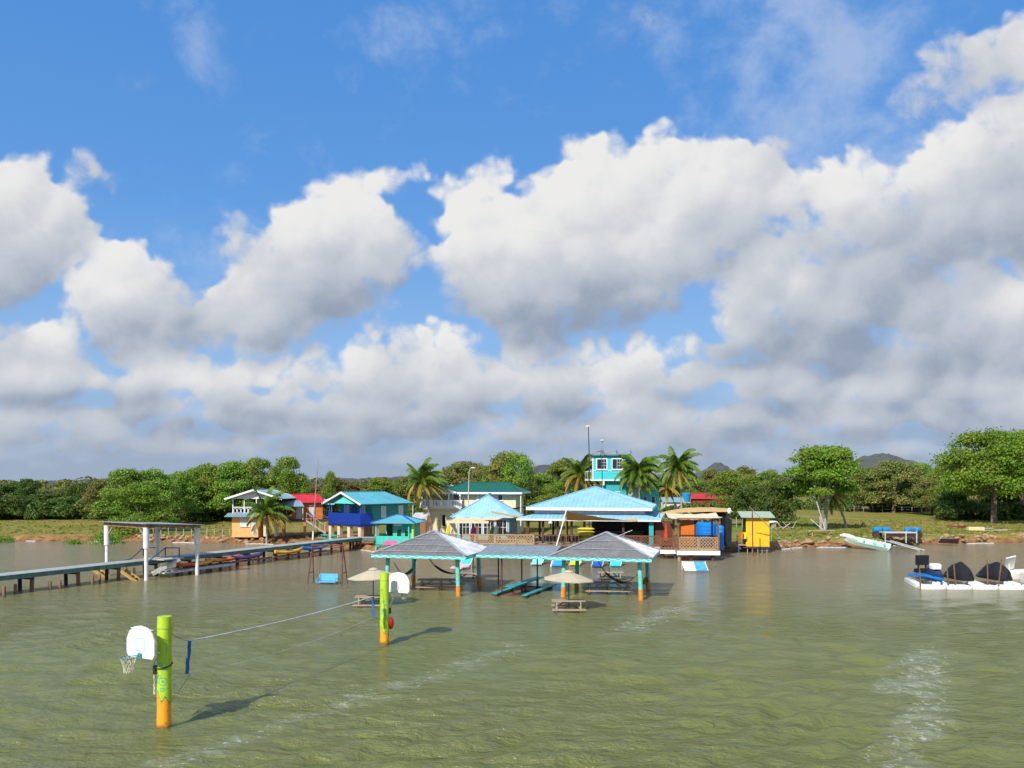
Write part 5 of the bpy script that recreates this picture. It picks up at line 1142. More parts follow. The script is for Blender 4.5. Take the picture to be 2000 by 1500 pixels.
# ---------------------------------------------------------------- cream house with the green roof
t = thing('two_storey_house', 'cream two storey house with a dark green roof and an arched white balcony wall', 'house', (PX(829, 92), 92, 1.05), -9)
wallbox(t, 0, 0, -.4, 10.6, 6.5, 2.55, CREAM, 'ground_floor_wall'); wallbox(t, 3.0, .3, 2.75, 10.6, 6.5, 4.45, CREAM, 'upper_floor_wall'); part(t, 'floor_slab', CREAM, (-.2, -.5, 2.55, 4.4, 6.6, 2.73))
mb = MB()                                              # balustrade with round-headed openings
def arch_panel(p, q, n):
    p, q = Vector((*p, 2.73)), Vector((*q, 2.73)); u = (q-p); L = u.length; u.normalize(); nn = Vector((-u.y, u.x, 0)); mb.beam(p+Vector((0, 0, .82)), q+Vector((0, 0, .82)), .14, .14); mb.beam(p+Vector((0, 0, .12)), q+Vector((0, 0, .12)), .12, .26)
    for i in range(n+1): c_ = p+u*(L*i/n); mb.beam(c_, c_+Vector((0, 0, .8)), .13 if i % 3 else .24, .24 if i % 3 else .4, up=u)
arch_panel((-.2, -.45), (2.9, -.45), 8); arch_panel((2.9, -.45), (4.4, -.45), 4); arch_panel((-.2, 6.4), (-.2, -.45), 12); mb.build('balustrade', WHITE, t)
for x, y in ((-.2, -.5), (2.9, -.5), (4.2, -.5), (-.2, 3.0), (-.2, 6.2)): part(t, 'balcony_post', WHITE, (x, y, 2.73, x+.16, y+.16, 4.5))
window(t, face('front', .3), 3.35, 2.9, .7, 1.3, 0, 0, name='window'); window(t, face('front', .3), 7.2, 3.6, .45, .6, 0); window(t, face('front', .3), 8.6, 3.6, .45, .6, 0); window(t, face('front', 0), 2.1, .6, .4, 1.3, 0, 0, fr=CREAM); window(t, face('front', 0), 3.9, 1.0, .4, .75, 0, 0, fr=CREAM)
part(t, 'pilaster', WHITE, (6.1, .14, 2.75, 6.35, .296, 4.4)); part(t, 'upper_back_wall', CREAM, (.3, 3.6, 2.75, 3.0, 3.75, 4.45))
mb = MB(); x0, y0, x1, y1, z0, z1 = 1.8, -.5, 11.4, 7.1, 4.5, 5.62
hip(mb, x0, y0, x1, y1, z0, z1, 5.2, 'x', rib=.4); ro = mb.build('roof', R_GRN, t); f = MB(); f.box(x0, y0-.03, z0-.2, x1, y0+.02, z0+.02); f.box(x1-.02, y0, z0-.2, x1+.03, y1, z0+.02); f.build('eave_board', WHITE, ro)
gable(t, -.6, -.7, 3.9, 5.5, 4.5, 5.35, R_GRN, 'y', rib=.4, name='front_gable_roof', bw=.22)
mb = MB(); mb.prism([(-.2, -.5, 4.45), (3.5, -.5, 4.45), (1.65, -.5, 5.2)], (0, .1, 0)); mb.build('gable_wall', bm('cream_gable', (.60, .55, .42)), t)
part(t, 'corner_post', WHITE, (11.2, -.3, -.3, 11.3, -.2, 4.45)); 
t = thing('lean_to', 'low shed with a grey sheet roof left of the cream house', 'shed', (PX(803, 88), 88, .95), -5)
mb = MB(); slope(mb, (0, -.3, 1.75), (1.7, -.3, 1.75), (1.7, 1.3, 2.35), (.2, 1.3, 2.35), rib=.25); mb.build('roof', ROOFG, t); part(t, 'wall', bm('rusty_boards', (.30, .12, .06)), (.25, 0, -.2, 1.6, .08, 1.7))
# lamp posts and masts
t = thing('street_lamp', 'white curved street lamp post in front of the green roofed house', 'street lamp', gpos(914, 87)); h_ = PZ(914, 87)-gpos(914, 87)[2]
mb = MB(); mb.tube([(0, 0, -.3), (.05, 0, h_*.6), (.12, 0, h_*.93), (.22, 0, h_*.99), (.4, 0, h_)], [.07, .06, .045, .04, .035], 8); mb.build('pole', mat('pale_concrete', (.50, .48, .44), .8), t, smooth=True)
mb = MB(); mb.loft([[(.35+k, w, h_+z) for w, z in ((-.09, 0), (-.06, .09), (.06, .09), (.09, 0))] for k in (0, .38)]); mb.build('lamp_head', WHITE, t)
t = thing('street_lamp', 'tall dark mast with a white lamp left of the turquoise tower', 'street lamp', (PX(1151, 96), 96, 1)); h_ = PZ(833, 96)-1
mb = MB(); mb.tube([(0, 0, 0), (0, 0, h_*.7), (-.12, 0, h_)], [.09, .06, .05], 8); mb.build('pole', STEEL, t, smooth=True)
mb = MB(); mb.loft([[(-.42+k, w, h_+z) for w, z in ((-.08, 0), (-.06, .1), (.06, .1), (.08, 0))] for k in (0, .4)]); mb.build('lamp_head', WHITE, t)
t = thing('street_lamp', 'small lamp on a post right of the tall straight palm', 'street lamp', gpos(1349, 112)); h_ = PZ(948, 112)-t.location.z
mb = MB(); mb.tube([(0, 0, -.2), (0, 0, h_)], .05, 6); mb.build('pole', GALV, t); mb = MB(); mb.box(-.1, -.1, h_, .5, .1, h_+.1); mb.build('lamp_head', WHITE, t)
t = thing('mast', 'thin leaning brown mast with white foot between the orange and the teal house', 'mast', gpos(611, 86.5)); h_ = PZ(897, 86.5)-t.location.z
mb = MB(); mb.tube([(0, 0, -.3), (.32, 0, h_*.62), (.6, 0, h_)], [.09, .06, .025], 8); mb.build('pole', mat('bleached_pole', (.38, .24, .20), .8), t, smooth=True); mb = MB(); mb.tube([(0, 0, 0), (.05, 0, .95)], .1, 8); mb.build('painted_foot', WHITE, t); mb = MB(); mb.beam((.45, 0, h_-.05), (.85, 0, h_+.05), .03); mb.build('cross_arm', GALV, t)
# ---------------------------------------------------------------- pyramid roofed cottage
t = thing('pavilion_cottage', 'pale blue cottage with a steep pyramid roof and many white framed panes', 'cottage', (PX(953, 85.5), 85.5, .95), -9)
a = 2.75; LBW = bm('pale_blue_boards', (.22, .45, .55)); wallbox(t, -a, -a, -.3, a, a, 2.15, LBW)
mb = MB(); hip(mb, -3.35, -3.35, 3.35, 3.35, 2.12, 4.38, .001, 'x', rib=.35, cap=True); mb.build('roof', R_SKY, t)
for M, xs in ((face('front', -a), (-2.5, -1.2, .1, 1.4)), (face('right', a), (-2.4, -.6, 1.2))):
    for x in xs: window(t, M, x, .35, 1.05, 1.5, 2, 1, fw=.07, sill=False)
# upright boards and kayaks, easels by the cottage
def board(label, px, Y, zb, m, h_=1.5, lean=.15):
    mb = MB(); mb.loft([[(lean*k+w*math.cos(a), .05*math.sin(a), h_*k) for a in [j*6.283/10 for j in range(10)]] for k, w in ((0, .06), (.1, .17), (.4, .24), (.75, .2), (.93, .1), (1, .02))])
    o = mb.build('paddle_board', m, smooth=True, loc=(PX(px, Y), Y, zb)); return tag(o, label, 'board', 'boards standing upright before the cottage')
board('yellow board leaning upright, leftmost by the canvas awning', 873, 76, 1.05, mat('yellow_board', (.80, .60, .05), .4), 1.6)
board('magenta board standing upright under the canvas awning', 922, 76, 1.05, mat('magenta_board', (.65, .02, .22), .4), 1.65)
board('green board standing upright beside the white one', 960, 76, 1.05, mat('green_board', (.02, .35, .16), .4), 1.6)
board('white board standing upright right of the green one', 967, 75.8, 1.05, mat('white_board', (.75, .8, .78), .4), 1.65)
t = thing('wooden_signpost', 'brown wooden post figure with a pointed cap left of the awning', 'post', (PX(839, 77), 77, .9), 0)
mb = MB(); mb.beam((-.18, 0, 0), (-.02, 0, 1.9), .09); mb.beam((.25, 0, 0), (.05, 0, 1.9), .09); mb.build('legs', WOODB, t); mb = MB(); mb.prism([(-.34, -.1, 1.8), (.34, -.1, 1.8), (0, -.1, 2.7)], (0, .2, 0)); mb.build('cap', WOODB, t)
for px, lab in ((862, 'white wooden easel, left one beside the yellow board'), (884, 'white wooden easel right of the yellow board')):
    t = thing('easel', lab, 'easel', (PX(px, 76.6), 76.6, 1.0)); mb = MB(); mb.beam((-.3, 0, 0), (0, 0, 1.4), .06); mb.beam((.3, 0, 0), (0, 0, 1.4), .06); mb.beam((0, .4, 0), (0, 0, 1.4), .06); mb.build('frame', WG, t)
# ---------------------------------------------------------------- turquoise kiosk over the water
t = thing('kiosk', 'small turquoise and lime kiosk with a blue hip roof above the water', 'kiosk', (PX(733, 77.5), 77.5, 0), -10)
TQ = bm('bright_turquoise_boards', (.06, .60, .48), planks=(0, .2), streak=.25); LM = bm('lime_boards', (.40, .85, .08))
part(t, 'floor', WOODD, (0, 0, .55, 3.7, 3.2, .68)); mb = MB(); mb.box(0, 0, .5, 3.3, .06, 1.5); mb.box(0, .06, .5, .06, 3.2, 1.5); mb.build('low_wall', TQ, t)
part(t, 'side_wall', TQ, (1.5, .8, .68, 3.55, .86, 2.75), (3.5, .86, .68, 3.56, 3.2, 2.75)); part(t, 'back_wall', WOODD, (.1, 3.1, .68, 3.5, 3.18, 2.75)); part(t, 'lime_panel', LM, (3.57, .3, .68, 3.75, .6, 2.75))
for x in (1.95, 2.75): window(t, face('front', .8), x, 1.35, .42, .75, 0, 0, fr=TQ, sill=False)
for x, y in ((0, 0), (3.3, 0), (0, 3.1)): part(t, 'post', TQ, (x, y, -.6, x+.12, y+.12, 2.8))
mb = MB(); hip(mb, -.35, -.4, 4.1, 3.6, 2.78, 3.5, .6, 'x', rib=.3, capmi=1, cap=True); mb.build('roof', [R_TURQ, BLUEP], t)
mb = MB(); mb.loft([[(1.6+.9*math.cos(a)*k, -.03-.001*k, .62+.5*math.sin(a)*k) for a in [j*3.1416/10 for j in range(11)]] for k in (1, .02)]); mb.prism([(1.6+.85*math.cos(a), -.06, .62+.42*math.sin(a)) for a in [j*3.1416/10 for j in range(11)]], (0, .03, 0)); mb.build('pink_emblem', mat('pink_paint', (.65, .16, .38), .6), t)
part(t, 'sign_board', mat('pale_sign', (.55, .6, .6), .6), (1.9, -.03, 2.48, 2.7, .03, 2.72))
# ---------------------------------------------------------------- deck
t = thing('deck', 'broad restaurant deck on piles above the water', 'deck', (PX(903, 73.4), 73.4, 0), -8); L_ = 18.0
part(t, 'platform', WOODW, (0, 0, .84, L_, 9, .98)); part(t, 'fascia', WG, (14.2, -.05, .62, L_, -.002, .965), ); part(t, 'dark_fascia', WOODD, (0, -.05, .66, 14.2, -.002, .965))
k = .3
while k < L_:
    mb = MB(); mb.tube([(k, .15, -1), (k, .15, .84)], .13, 8); mb.build('pile', WOODD, t, smooth=True)
    mb = MB(); mb.tube([(k+.5, 3.5, -1), (k+.5, 3.5, .84)], .13, 8); mb.build('pile', WOODD, t, smooth=True); k += 2.2
for x0, x1, m in ((0, 1.2, LATT), (1.25, 3.0, LATT), (3.1, 5.0, LATT), (5.05, 6.6, LATT), (14.4, 16.2, LATR), (16.25, 17.9, LATR)):
    mb = MB(); lattice(mb, (x0, .05), (x1, .05), 1.08, 1.92, .27, .055, .03, .09); mb.build('lattice_panel', m, t)
for x0, x1 in ((6.7, 9.0), (9.1, 11.6), (11.7, 14.3)): rail(t, (x0, .05), (x1, .05), .98, 1.92, WOODB, int((x1-x0)/.3), w=.06)
def deckp(x, y, z=.98): a = R(-8); return (PX(903, 73.4)+x*math.cos(a)-y*math.sin(a), 73.4+x*math.sin(a)+y*math.cos(a), z)
# awning over the left part of the deck
CRM = mat('cream_canvas2', (.72, .60, .40), .85, var=.1); TANS = mat('tan_shade_cloth', (.62, .40, .16), .85, var=.08)
def cloth(P00, P10, P11, P01, sagz=.15, n=10, wav=.05, th=.015):
    P00, P10, P11, P01 = map(Vector, (P00, P10, P11, P01)); v = []
    for j in range(n+1):
        for i in range(n+1):
            u, w = i/n, j/n; p = P00.lerp(P10, u).lerp(P01.lerp(P11, u), w); p.z -= sagz*4*(u*(1-u)+w*(1-w))*.5; p.z += wav*math.sin(i*2.1+j*.7); v.append(p)
    m = n+1; b = MB(); N_ = len(v); q = [(j*m+i, j*m+i+1, (j+1)*m+i+1, (j+1)*m+i) for j in range(n) for i in range(n)]
    b.add(v+[p-Vector((0, 0, th)) for p in v], q+[tuple(N_+k for k in reversed(f)) for f in q]); return b
t = thing('awning', 'cream canvas awning on wooden posts over the left end of the deck', 'awning', deckp(-1.0, .6, 0), -8)
cloth((-.6, -.3, 3.15), (3.4, -.3, 3.2), (4.8, 2.6, 3.45), (-.2, 2.6, 3.35), .12).build('canvas', CRM, t, smooth=True)
part(t, 'valance', CRM, (-.62, -.33, 2.93, 3.4, -.30, 3.14))
for x, y in ((2.2, .0), (3.3, .0), (.2, 2.4), (4.0, 2.0)): part(t, 'post', WOODB, (x, y, .98, x+.14, y+.14, 3.1))
t = thing('shade_sail', 'tan shade sail slung from a leaning white pole before the restaurant', 'shade sail', (PX(1106, 68.5), 68.5, 0)); o0 = t.location
def rel(px, py, Y): return Vector((PX(px, Y), Y, PZ(py, Y)))-o0
cloth(rel(1106, 999, 69.2), rel(1245, 1018, 70), rel(1246, 1012, 72), rel(1107, 1016, 72.5), .18, wav=.02).build('cloth', TANS, t, smooth=True)
mb = MB(); mb.tube([rel(1106, 997, 68.9), rel(1074, 1112, 63.5)], .05, 7); mb.build('leaning_pole', WHITE, t, smooth=True)
mb = MB(); mb.tube([rel(1105, 997, 69), (.05, 0, -1)], .05, 7); mb.build('upright_pole', WOODB, t, smooth=True)
t = thing('shade_sail', 'long tan shade sail arching over the blue tanks right of the restaurant', 'shade sail', (PX(1330, 76), 76, 0)); o0 = t.location
cloth(rel(1284, 1004, 75), rel(1432, 1000, 75), rel(1420, 993, 79), rel(1340, 992, 79), -.18, wav=.015).build('cloth', TANS, t, smooth=True)
for px, Y in ((1288, 75), (1428, 75)): mb = MB(); p = rel(px, 1003, Y); mb.tube([p, (p.x, p.y, .3)], .04, 6); mb.build('pole', WOODB, t)
t = thing('shade_sail', 'narrow tan shade sail between the cottage roof and the restaurant', 'shade sail', (PX(1000, 80), 80, 0)); o0 = t.location
cloth(rel(960, 1001, 78), rel(1030, 1013, 77), rel(1030, 1009, 79), rel(958, 997, 80), .1, wav=.01).build('cloth', TANS, t, smooth=True); mb = MB(); p = rel(1028, 1011, 78); mb.tube([p, (p.x, p.y, 1)], .04, 6); mb.build('pole', WOODB, t)
# ---------------------------------------------------------------- restaurant
RX, RY = PX(1028, 75.5), 75.5
t = thing('restaurant', 'open sided restaurant with a wide two tiered sky blue roof', 'restaurant', (RX, RY, 0), -12); W_, D_ = 11.7, 12.5
mb = MB(); hip(mb, 0, 0, W_, D_, 4.32, 6.25, .8, 'y', rib=.4); ro = mb.build('upper_roof', R_SKY, t)
f = MB(); f.box(-.02, -.03, 4.08, W_+.02, .0, 4.34); f.box(W_, 0, 4.08, W_+.03, D_, 4.34); f.box(-.03, 0, 4.08, 0, D_, 4.34); f.build('fascia', WHITE, ro)
wallbox(t, .7, .7, 3.4, W_-.7, D_-.7, 4.15, bm('grey_white_clerestory', (.55, .52, .50)), 'clerestory_wall')
mb = MB(); e = .8; zi, zo = 3.72, 3.3
I = [(.7, .7, zi), (W_-.7, .7, zi), (W_-.7, D_-.7, zi), (.7, D_-.7, zi)]; O = [(-e, -e, zo), (W_+e, -e, zo), (W_+e, D_+e, zo), (-e, D_+e, zo)]
for k in range(4): slope(mb, O[k], O[(k+1) % 4], I[(k+1) % 4], I[k], rib=.4)
ro = mb.build('lower_roof', R_SKY, t); f = MB(); f.box(-e, -e-.03, zo-.16, W_+e, -e, zo+.0); f.box(W_+e, -e, zo-.16, W_+e+.03, D_+e, zo); f.build('gutter', WHITE, ro)
for i, x in enumerate((.1, 1.5, 2.9, 4.2, 5.4)): part(t, 'post', WOODD, (x, -.1, .95, x+.2, .1, 3.42)); 
for x in (.1, 1.5, 2.9): part(t, 'post', WOODD, (x, 6, .95, x+.2, 6.2, 3.42))
part(t, 'column', bm('teal_column', (.03, .40, .45)), (W_-.25, -.35, .95, W_+.15, .05, 3.3)); part(t, 'post', WOODD, (9.0, -.1, .95, 9.2, .1, 3.42))
part(t, 'back_wall', bm('black_brown_boards', (.03, .022, .02), planks=(0, .25)), (5.8, 3.6, .95, W_, 3.7, 3.5)); part(t, 'bar_counter', WOODD, (5.9, 2.0, .95, 10.8, 2.5, 2.0)); part(t, 'bar_top', WOODB, (5.8, 1.9, 2.002, 10.9, 2.6, 2.07)); part(t, 'ceiling', WOODD, (.3, .3, 3.36, W_-.3, D_-.3, 3.42)); part(t, 'floor', WOODW, (-.5, -.5, .981, W_+.5, D_, .994))
part(t, 'side_wall', BOARDR, (W_+.1, .2, .95, W_+1.9, .3, 3.15), (W_+1.8, .3, .95, W_+1.9, 4, 3.15))
def rp(x, y, z=.99): a = R(-12); return (RX+x*math.cos(a)-y*math.sin(a), RY+x*math.sin(a)+y*math.cos(a), z)
# furniture inside
st0 = None
for i, (x, y) in enumerate(((1.0, -.9), (2.4, -.8), (3.7, -.9), (5.0, -.8), (6.6, 1.2), (7.7, 1.2), (8.8, 1.2))):
    lab = ('dark table on the deck left of the yellow stack' if i < 4 else 'dark bar stool table before the counter')
    if st0 is None:
        st0 = thing('cafe_table', lab, 'table', rp(x, y), -12, 'dark tables on the restaurant deck'); part(st0, 'tabletop', STEEL, (-.4, -.4, .72, .4, .4, .76)); part(st0, 'pedestal', STEEL, (-.04, -.04, 0, .04, .04, .72), ); part(st0, 'foot', STEEL, (-.25, -.25, 0, .25, .25, .04)); st0['label'] = 'dark square table on the deck, leftmost behind the wooden rail'
    else: o = again(st0, ['', 'dark square table second from the left behind the rail', 'dark square table third from the left behind the rail', 'dark square table just left of the yellow stack', 'dark square table just right of the yellow stack', 'dark square table before the middle of the bar counter', 'dark square table before the right end of the bar counter'][i], rp(x, y), -12)
t = thing('stack_of_kayaks', 'stack of yellow plastic hulls standing on the deck', 'stack', rp(5.7, -.4), -12)
for i in range(5):
    mb = MB(); mb.loft([[(x, .35*w*math.cos(a), .15*w*math.sin(a)+.2+i*.3) for a in [j*6.283/10 for j in range(10)]] for x, w in ((-.8, .2), (-.6, .8), (0, 1), (.6, .8), (.8, .2))]); mb.build('hull', mat('yellow_hull_plastic', (.70, .62, .06), .45, c2=(.45, .40, .05)), t, smooth=True)
for k, (px, py, Y) in enumerate(((1075, 1022, 74), (1168, 1012, 74))):
    mb = MB(); mb.loft([[(r_*math.cos(j*.6283), r_*math.sin(j*.6283), z) for j in range(10)] for r_, z in ((.2, 0), (.17, .12), (.05, .2))]); tag(mb.build('hanging_lamp', WHITE, loc=(PX(px, Y), Y, PZ(py, Y)), smooth=True), ('white hanging lamp under the left half of the restaurant roof', 'white hanging lamp near the middle of the restaurant roof')[k], 'lamp', 'white lamps hanging at the restaurant')
# ---------------------------------------------------------------- canvas gazebo at the right end of the deck
gY = 68.3; t = thing('gazebo', 'wooden gazebo with sagging cream canvas roof and lattice sides on the deck corner', 'gazebo', (PX(1323, gY), gY, 0), -4); gw = 3.55
part(t, 'platform', WOODW, (0, 0, .72, gw, 3.2, .9)); part(t, 'white_fascia', WHITE, (-.05, -.06, .5, gw+.05, -.002, .86), (gw+.002, 0, .5, gw+.05, 3.2, .86))
for x in (0, gw-.16):
    for y in (0, 3.0): part(t, 'post', WOODB, (x, y, .9, x+.16, y+.16, 3.65))
for x in (.2, 1.2, gw-.5): mb = MB(); mb.tube([(x, .3, -1), (x, .3, .72)], .14, 8); mb.build('pile', WOODW if x < 1 else WOODD, t, smooth=True)
for x0, x1 in ((.16, gw/2), (gw/2+.06, gw-.16)): mb = MB(); lattice(mb, (x0, .06), (x1, .06), .98, 1.98, .28, .055, .03, .09); mb.build('lattice_panel', LATT, t)
mb = MB(); lattice(mb, (gw-.06, .16), (gw-.06, 3.0), .98, 1.98, .28, .055, .03, .09); mb.build('lattice_panel', LATR, t); mb = MB(); lattice(mb, (.16, 3.1), (gw-.2, 3.1), .98, 1.98, .28, .055, .03, .09); mb.build('lattice_panel', LATR, t)
cloth((-.5, -.35, 3.6), (gw+.2, -.35, 3.75), (gw+.3, 3.4, 4.0), (-.6, 3.4, 4.0), .28, 12, .03).build('canvas', CRM, t, smooth=True)
mb = MB(); mb.beam((0, 0.05, 3.6), (gw, .05, 3.6), .12); mb.beam((0, 3.1, 3.6), (gw, 3.1, 3.6), .12); mb.beam((.1, 0, 3.5), (.1, 3.2, 3.5), .12); mb.beam((gw-.1, 0, 3.5), (gw-.1, 3.2, 3.5), .12); mb.build('beams', WOODB, t)
mb = MB(); mb.beam((.1, .08, 3.05), (.6, .08, 3.55), .08); mb.beam((gw-.1, .08, 3.05), (gw-.6, .08, 3.55), .08); mb.build('braces', WOODB, t)
t = thing('walkway', 'white edged walkway joining the deck and the gazebo', 'walkway', (PX(1288, 70), 70, 0), -6); part(t, 'platform', WOODW, (0, 0, .66, 1.9, 2.5, .82)); part(t, 'white_fascia', WHITE, (0, -.05, .45, 1.9, -.002, .78)); mb = MB(); lattice(mb, (.1, .05), (1.7, .05), .9, 1.8, .28, .055, .03, .09); mb.build('lattice_panel', LATR, t)
for x in (.3, 1.4): mb = MB(); mb.tube([(x, .3, -1), (x, .3, .66)], .13, 8); mb.build('pile', WOODD, t, smooth=True)
t = thing('folded_umbrella', 'closed red umbrella behind the rail left of the gazebo', 'umbrella', (PX(1301, 73), 73, .98)); mb = MB(); mb.loft([[(r_*math.cos(j*.7854), r_*math.sin(j*.7854), z) for j in range(8)] for r_, z in ((.24, .4), (.17, 1.2), (.05, 2.0))]); mb.build('cloth', mat('red_orange_cloth', (.55, .07, .02), .8), t, smooth=True); mb = MB(); mb.tube([(0, 0, 0), (0, 0, .4)], .03, 6); mb.build('pole', STEEL, t)
t = thing('board_wall', 'orange board hut wall behind the gazebo', 'hut', (PX(1330, 76.5), 76.5, .9), -6); part(t, 'wall', bm('bright_orange_boards', (.75, .20, .02), planks=(2, .25)), (0, 0, -.4, 1.25, 1.5, 2.3)); part(t, 'door_frame', BOARDR, (1.252, -.05, -.4, 1.55, 1.5, 2.35)); mb = MB(); slope(mb, (-.3, -.4, 2.35), (1.9, -.4, 2.35), (1.9, 1.8, 2.7), (-.3, 1.8, 2.7), rib=.3); mb.build('roof', R_GREY, t)
def tank(label, px, Y, r_, h_, z):
    t = thing('water_tank', label, 'tank', (PX(px, Y), Y, z), 0, 'blue water tanks beside the restaurant'); pr = [(r_*.9, 0)]; n = int(h_/.28)
    for i in range(n): pr += [(r_, (i+.1)*h_/n), (r_, (i+.85)*h_/n), (r_*.965, (i+.95)*h_/n)]
    pr += [(r_*.9, h_+.05), (r_*.4, h_+.15)]
    mb = MB(); mb.loft([[(q*math.cos(j*6.283/24), q*math.sin(j*6.283/24), zz) for j in range(24)] for q, zz in pr]); mb.build('body', mat('blue_tank_plastic', (.01, .22, .72), .4, var=.08), t, smooth=True, sharp=25)
    mb = MB(); mb.tube([(0, 0, h_+.15), (0, 0, h_+.22)], r_*.3, 14); mb.build('lid', BLACK, t, smooth=True)
tank('wide blue ribbed water tank behind the gazebo', 1380, 75, .98, 2.1, .75); tank('narrow blue water barrel right of the gazebo', 1406, 74, .38, 2.15, .45)
t = thing('dark_tarpaulin', 'black hanging tarpaulin between the blue barrel and the lawn', 'tarpaulin', (PX(1418, 75), 75, 0)); mb = MB(); mb.loft([[(-.25+.05*math.sin(i), -.9+i*.3, 0.75), (.25+.06*math.sin(i*2), -.9+i*.3, .75), (.32, -.9+i*.3, 3.2), (-.3, -.9+i*.3, 3.55)] for i in range(7)]); mb.build('sheet', BLACK, t)
mb = MB(); mb.prism([(-2.2, 0, 3.35), (.3, 0, 3.3), (.3, 2, 3.9), (-2.4, 2, 3.9)], (0, 0, .04)); mb.build('top_sheet', mat('dark_grey_sheet', (.04, .045, .055), .8), t)
o = MB(); o.tube([(0, 0, 0), (.02, 0, .25), (0, -.05, .5)], [.12, .22, .1], 9); tag(o.build('white_bucket', WHITE, smooth=True, loc=(PX(1424, 74.5), 74.5, 3.8)), 'white plastic bag tied at the right end of the long tan sail', 'bag')
# ---------------------------------------------------------------- yellow hut
hY = 76.0; t = thing('hut', 'bright yellow board hut on short stilts at the water\'s edge', 'hut', (PX(1457, hY), hY, 0), -9)
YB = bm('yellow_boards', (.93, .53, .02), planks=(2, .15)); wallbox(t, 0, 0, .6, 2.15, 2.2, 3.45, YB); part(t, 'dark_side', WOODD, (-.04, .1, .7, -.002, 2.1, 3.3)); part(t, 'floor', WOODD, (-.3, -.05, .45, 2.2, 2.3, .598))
for x in (.15, .6, 1.1, 1.5, 1.95): mb = MB(); mb.tube([(x, .1+.2*(x > 1), -1), (x, .1, .46)], .05, 6); mb.build('stilt', WOODW, t)
mb = MB(); slope(mb, (-.5, -.45, 3.42), (2.6, -.45, 3.42), (2.6, 2.5, 3.85), (-.5, 2.5, 3.85), .07, .3); mb.build('roof', bm('pale_green_sheet', (.42, .50, .40), streak=.4), t)
t = thing('side_steps', 'wooden landing with coloured life jackets left of the yellow hut', 'landing', (PX(1442, 76), 76, 0), -9); part(t, 'platform', WOODW, (0, -.1, .7, .7, 1.2, .78)); part(t, 'leg', BLUEP, (0, -.1, -.5, .07, 0, .7)); rail(t, (0, -.05), (0, 1.2), .78, 1.6, WOODB, 4)
for k, (dx_, c_, lab) in enumerate(((.25, (.75, .16, .02), 'orange life jacket hanging left of the yellow hut'), (.5, (.85, .70, .03), 'yellow life jacket hanging on the side of the yellow hut'))):
    mb = MB(); mb.loft([[(-.16*w, -.07, z), (.16*w, -.07, z), (.16*w, .07, z), (-.16*w, .07, z)] for w, z in ((.9, 0), (1.1, .2), (1, .45), (.6, .62))]); tag(mb.build('life_jacket', mat('life_jacket_%s' % ('orange' if k == 0 else 'yellow'), c_, .7), smooth=True, loc=(PX(1444, 75.7)+dx_, 75.7, 1.35)), lab, 'life jacket', 'life jackets beside the yellow hut')
mb = MB(); p = G(1471, 1086); mb.tube([(0, 0, -1), (-.08, 0, PZ(996, p.y))], .05, 7); tag(mb.build('dark_pole', RUST, smooth=True, loc=p), 'dark upright pole in front of the yellow hut', 'pole')
a_ = Vector((PX(1464, 73), 73, PZ(990, 73))); b_ = G(1552, 1078); mb = MB(); mb.tube([(0, 0, 0), (b_-a_)*.5+Vector((0, 0, -.06)), b_-a_], [.03, .045, .05], 7); tag(mb.build('bamboo_pole', mat('bamboo', (.60, .55, .32), .6), smooth=True, loc=a_), 'long bamboo pole slanting down to the water right of the yellow hut', 'pole')
t = thing('folding_bench', 'white tilted table top right of the yellow hut', 'table', gpos(1505, 82)); mb = MB(); mb.prism([(-.4, 0, 1.9), (.1, 0, 2.1), (.6, 0, 2.1), (1.0, 0, 1.75), (.6, 0, 2.0), (.0, 0, 1.9)], (0, .8, 0)); mb.build('top', WHITE, t); mb = MB(); mb.beam((.2, .4, 0), (.2, .4, 1.9), .06); mb.build('leg', WOODW, t)
# ---------------------------------------------------------------- turquoise tower
tY = 100; t = thing('tower_house', 'bright turquoise tower with two white framed windows and solar panels on top', 'tower', (PX(1157, tY), tY, 1.0), -10); W_ = 4.3
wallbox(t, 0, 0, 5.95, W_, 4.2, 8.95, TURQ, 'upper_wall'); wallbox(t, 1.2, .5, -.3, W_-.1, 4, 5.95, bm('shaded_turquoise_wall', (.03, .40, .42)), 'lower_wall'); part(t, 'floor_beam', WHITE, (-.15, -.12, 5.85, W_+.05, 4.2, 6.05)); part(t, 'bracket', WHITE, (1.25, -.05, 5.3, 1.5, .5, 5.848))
for x in (0, W_-.12): part(t, 'corner_trim', WHITE, (x, -.03, 6.05, x+.12, -.002, 8.9))
part(t, 'corner_trim', WHITE, (W_+.002, 0, 6.05, W_+.03, .12, 8.9)); part(t, 'sill_band', WHITE, (.15, -.025, 7.12, W_-.15, -.002, 7.2))
window(t, face('front', 0), .6, 7.35, 1.15, 1.2, 1, 0, fw=.12); window(t, face('front', 0), 2.5, 7.35, 1.15, 1.2, 1, 0, fw=.12)
for x in (.6, 2.5):
    mb = MB(); mb.box(x+.86-.014, -.045, 7.35, x+.86+.014, -.02, 8.55)
    for z in (7.75, 8.15): mb.box(x+.6, -.045, z-.014, x+1.15, -.02, z+.014)
    mb.build('glazing_bar', WHITE, t)
part(t, 'flat_roof', bm('dark_green_roof_edge', (.05, .16, .15)), (-.35, -.35, 8.95, W_+.4, 4.6, 9.12)); rail(t, (-.9, .1), (-.15, .1), 6.0, 7.0, WHITE, 3); part(t, 'side_balcony', WHITE, (-.95, 0, 5.9, -.15, 3.5, 6.0)); window(t, face('front', .5), 2.6, 4.1, .7, .35, 0, 0)
SOL = mat('solar_cells', (.012, .014, .022), .2, spec=.7, var=.1)
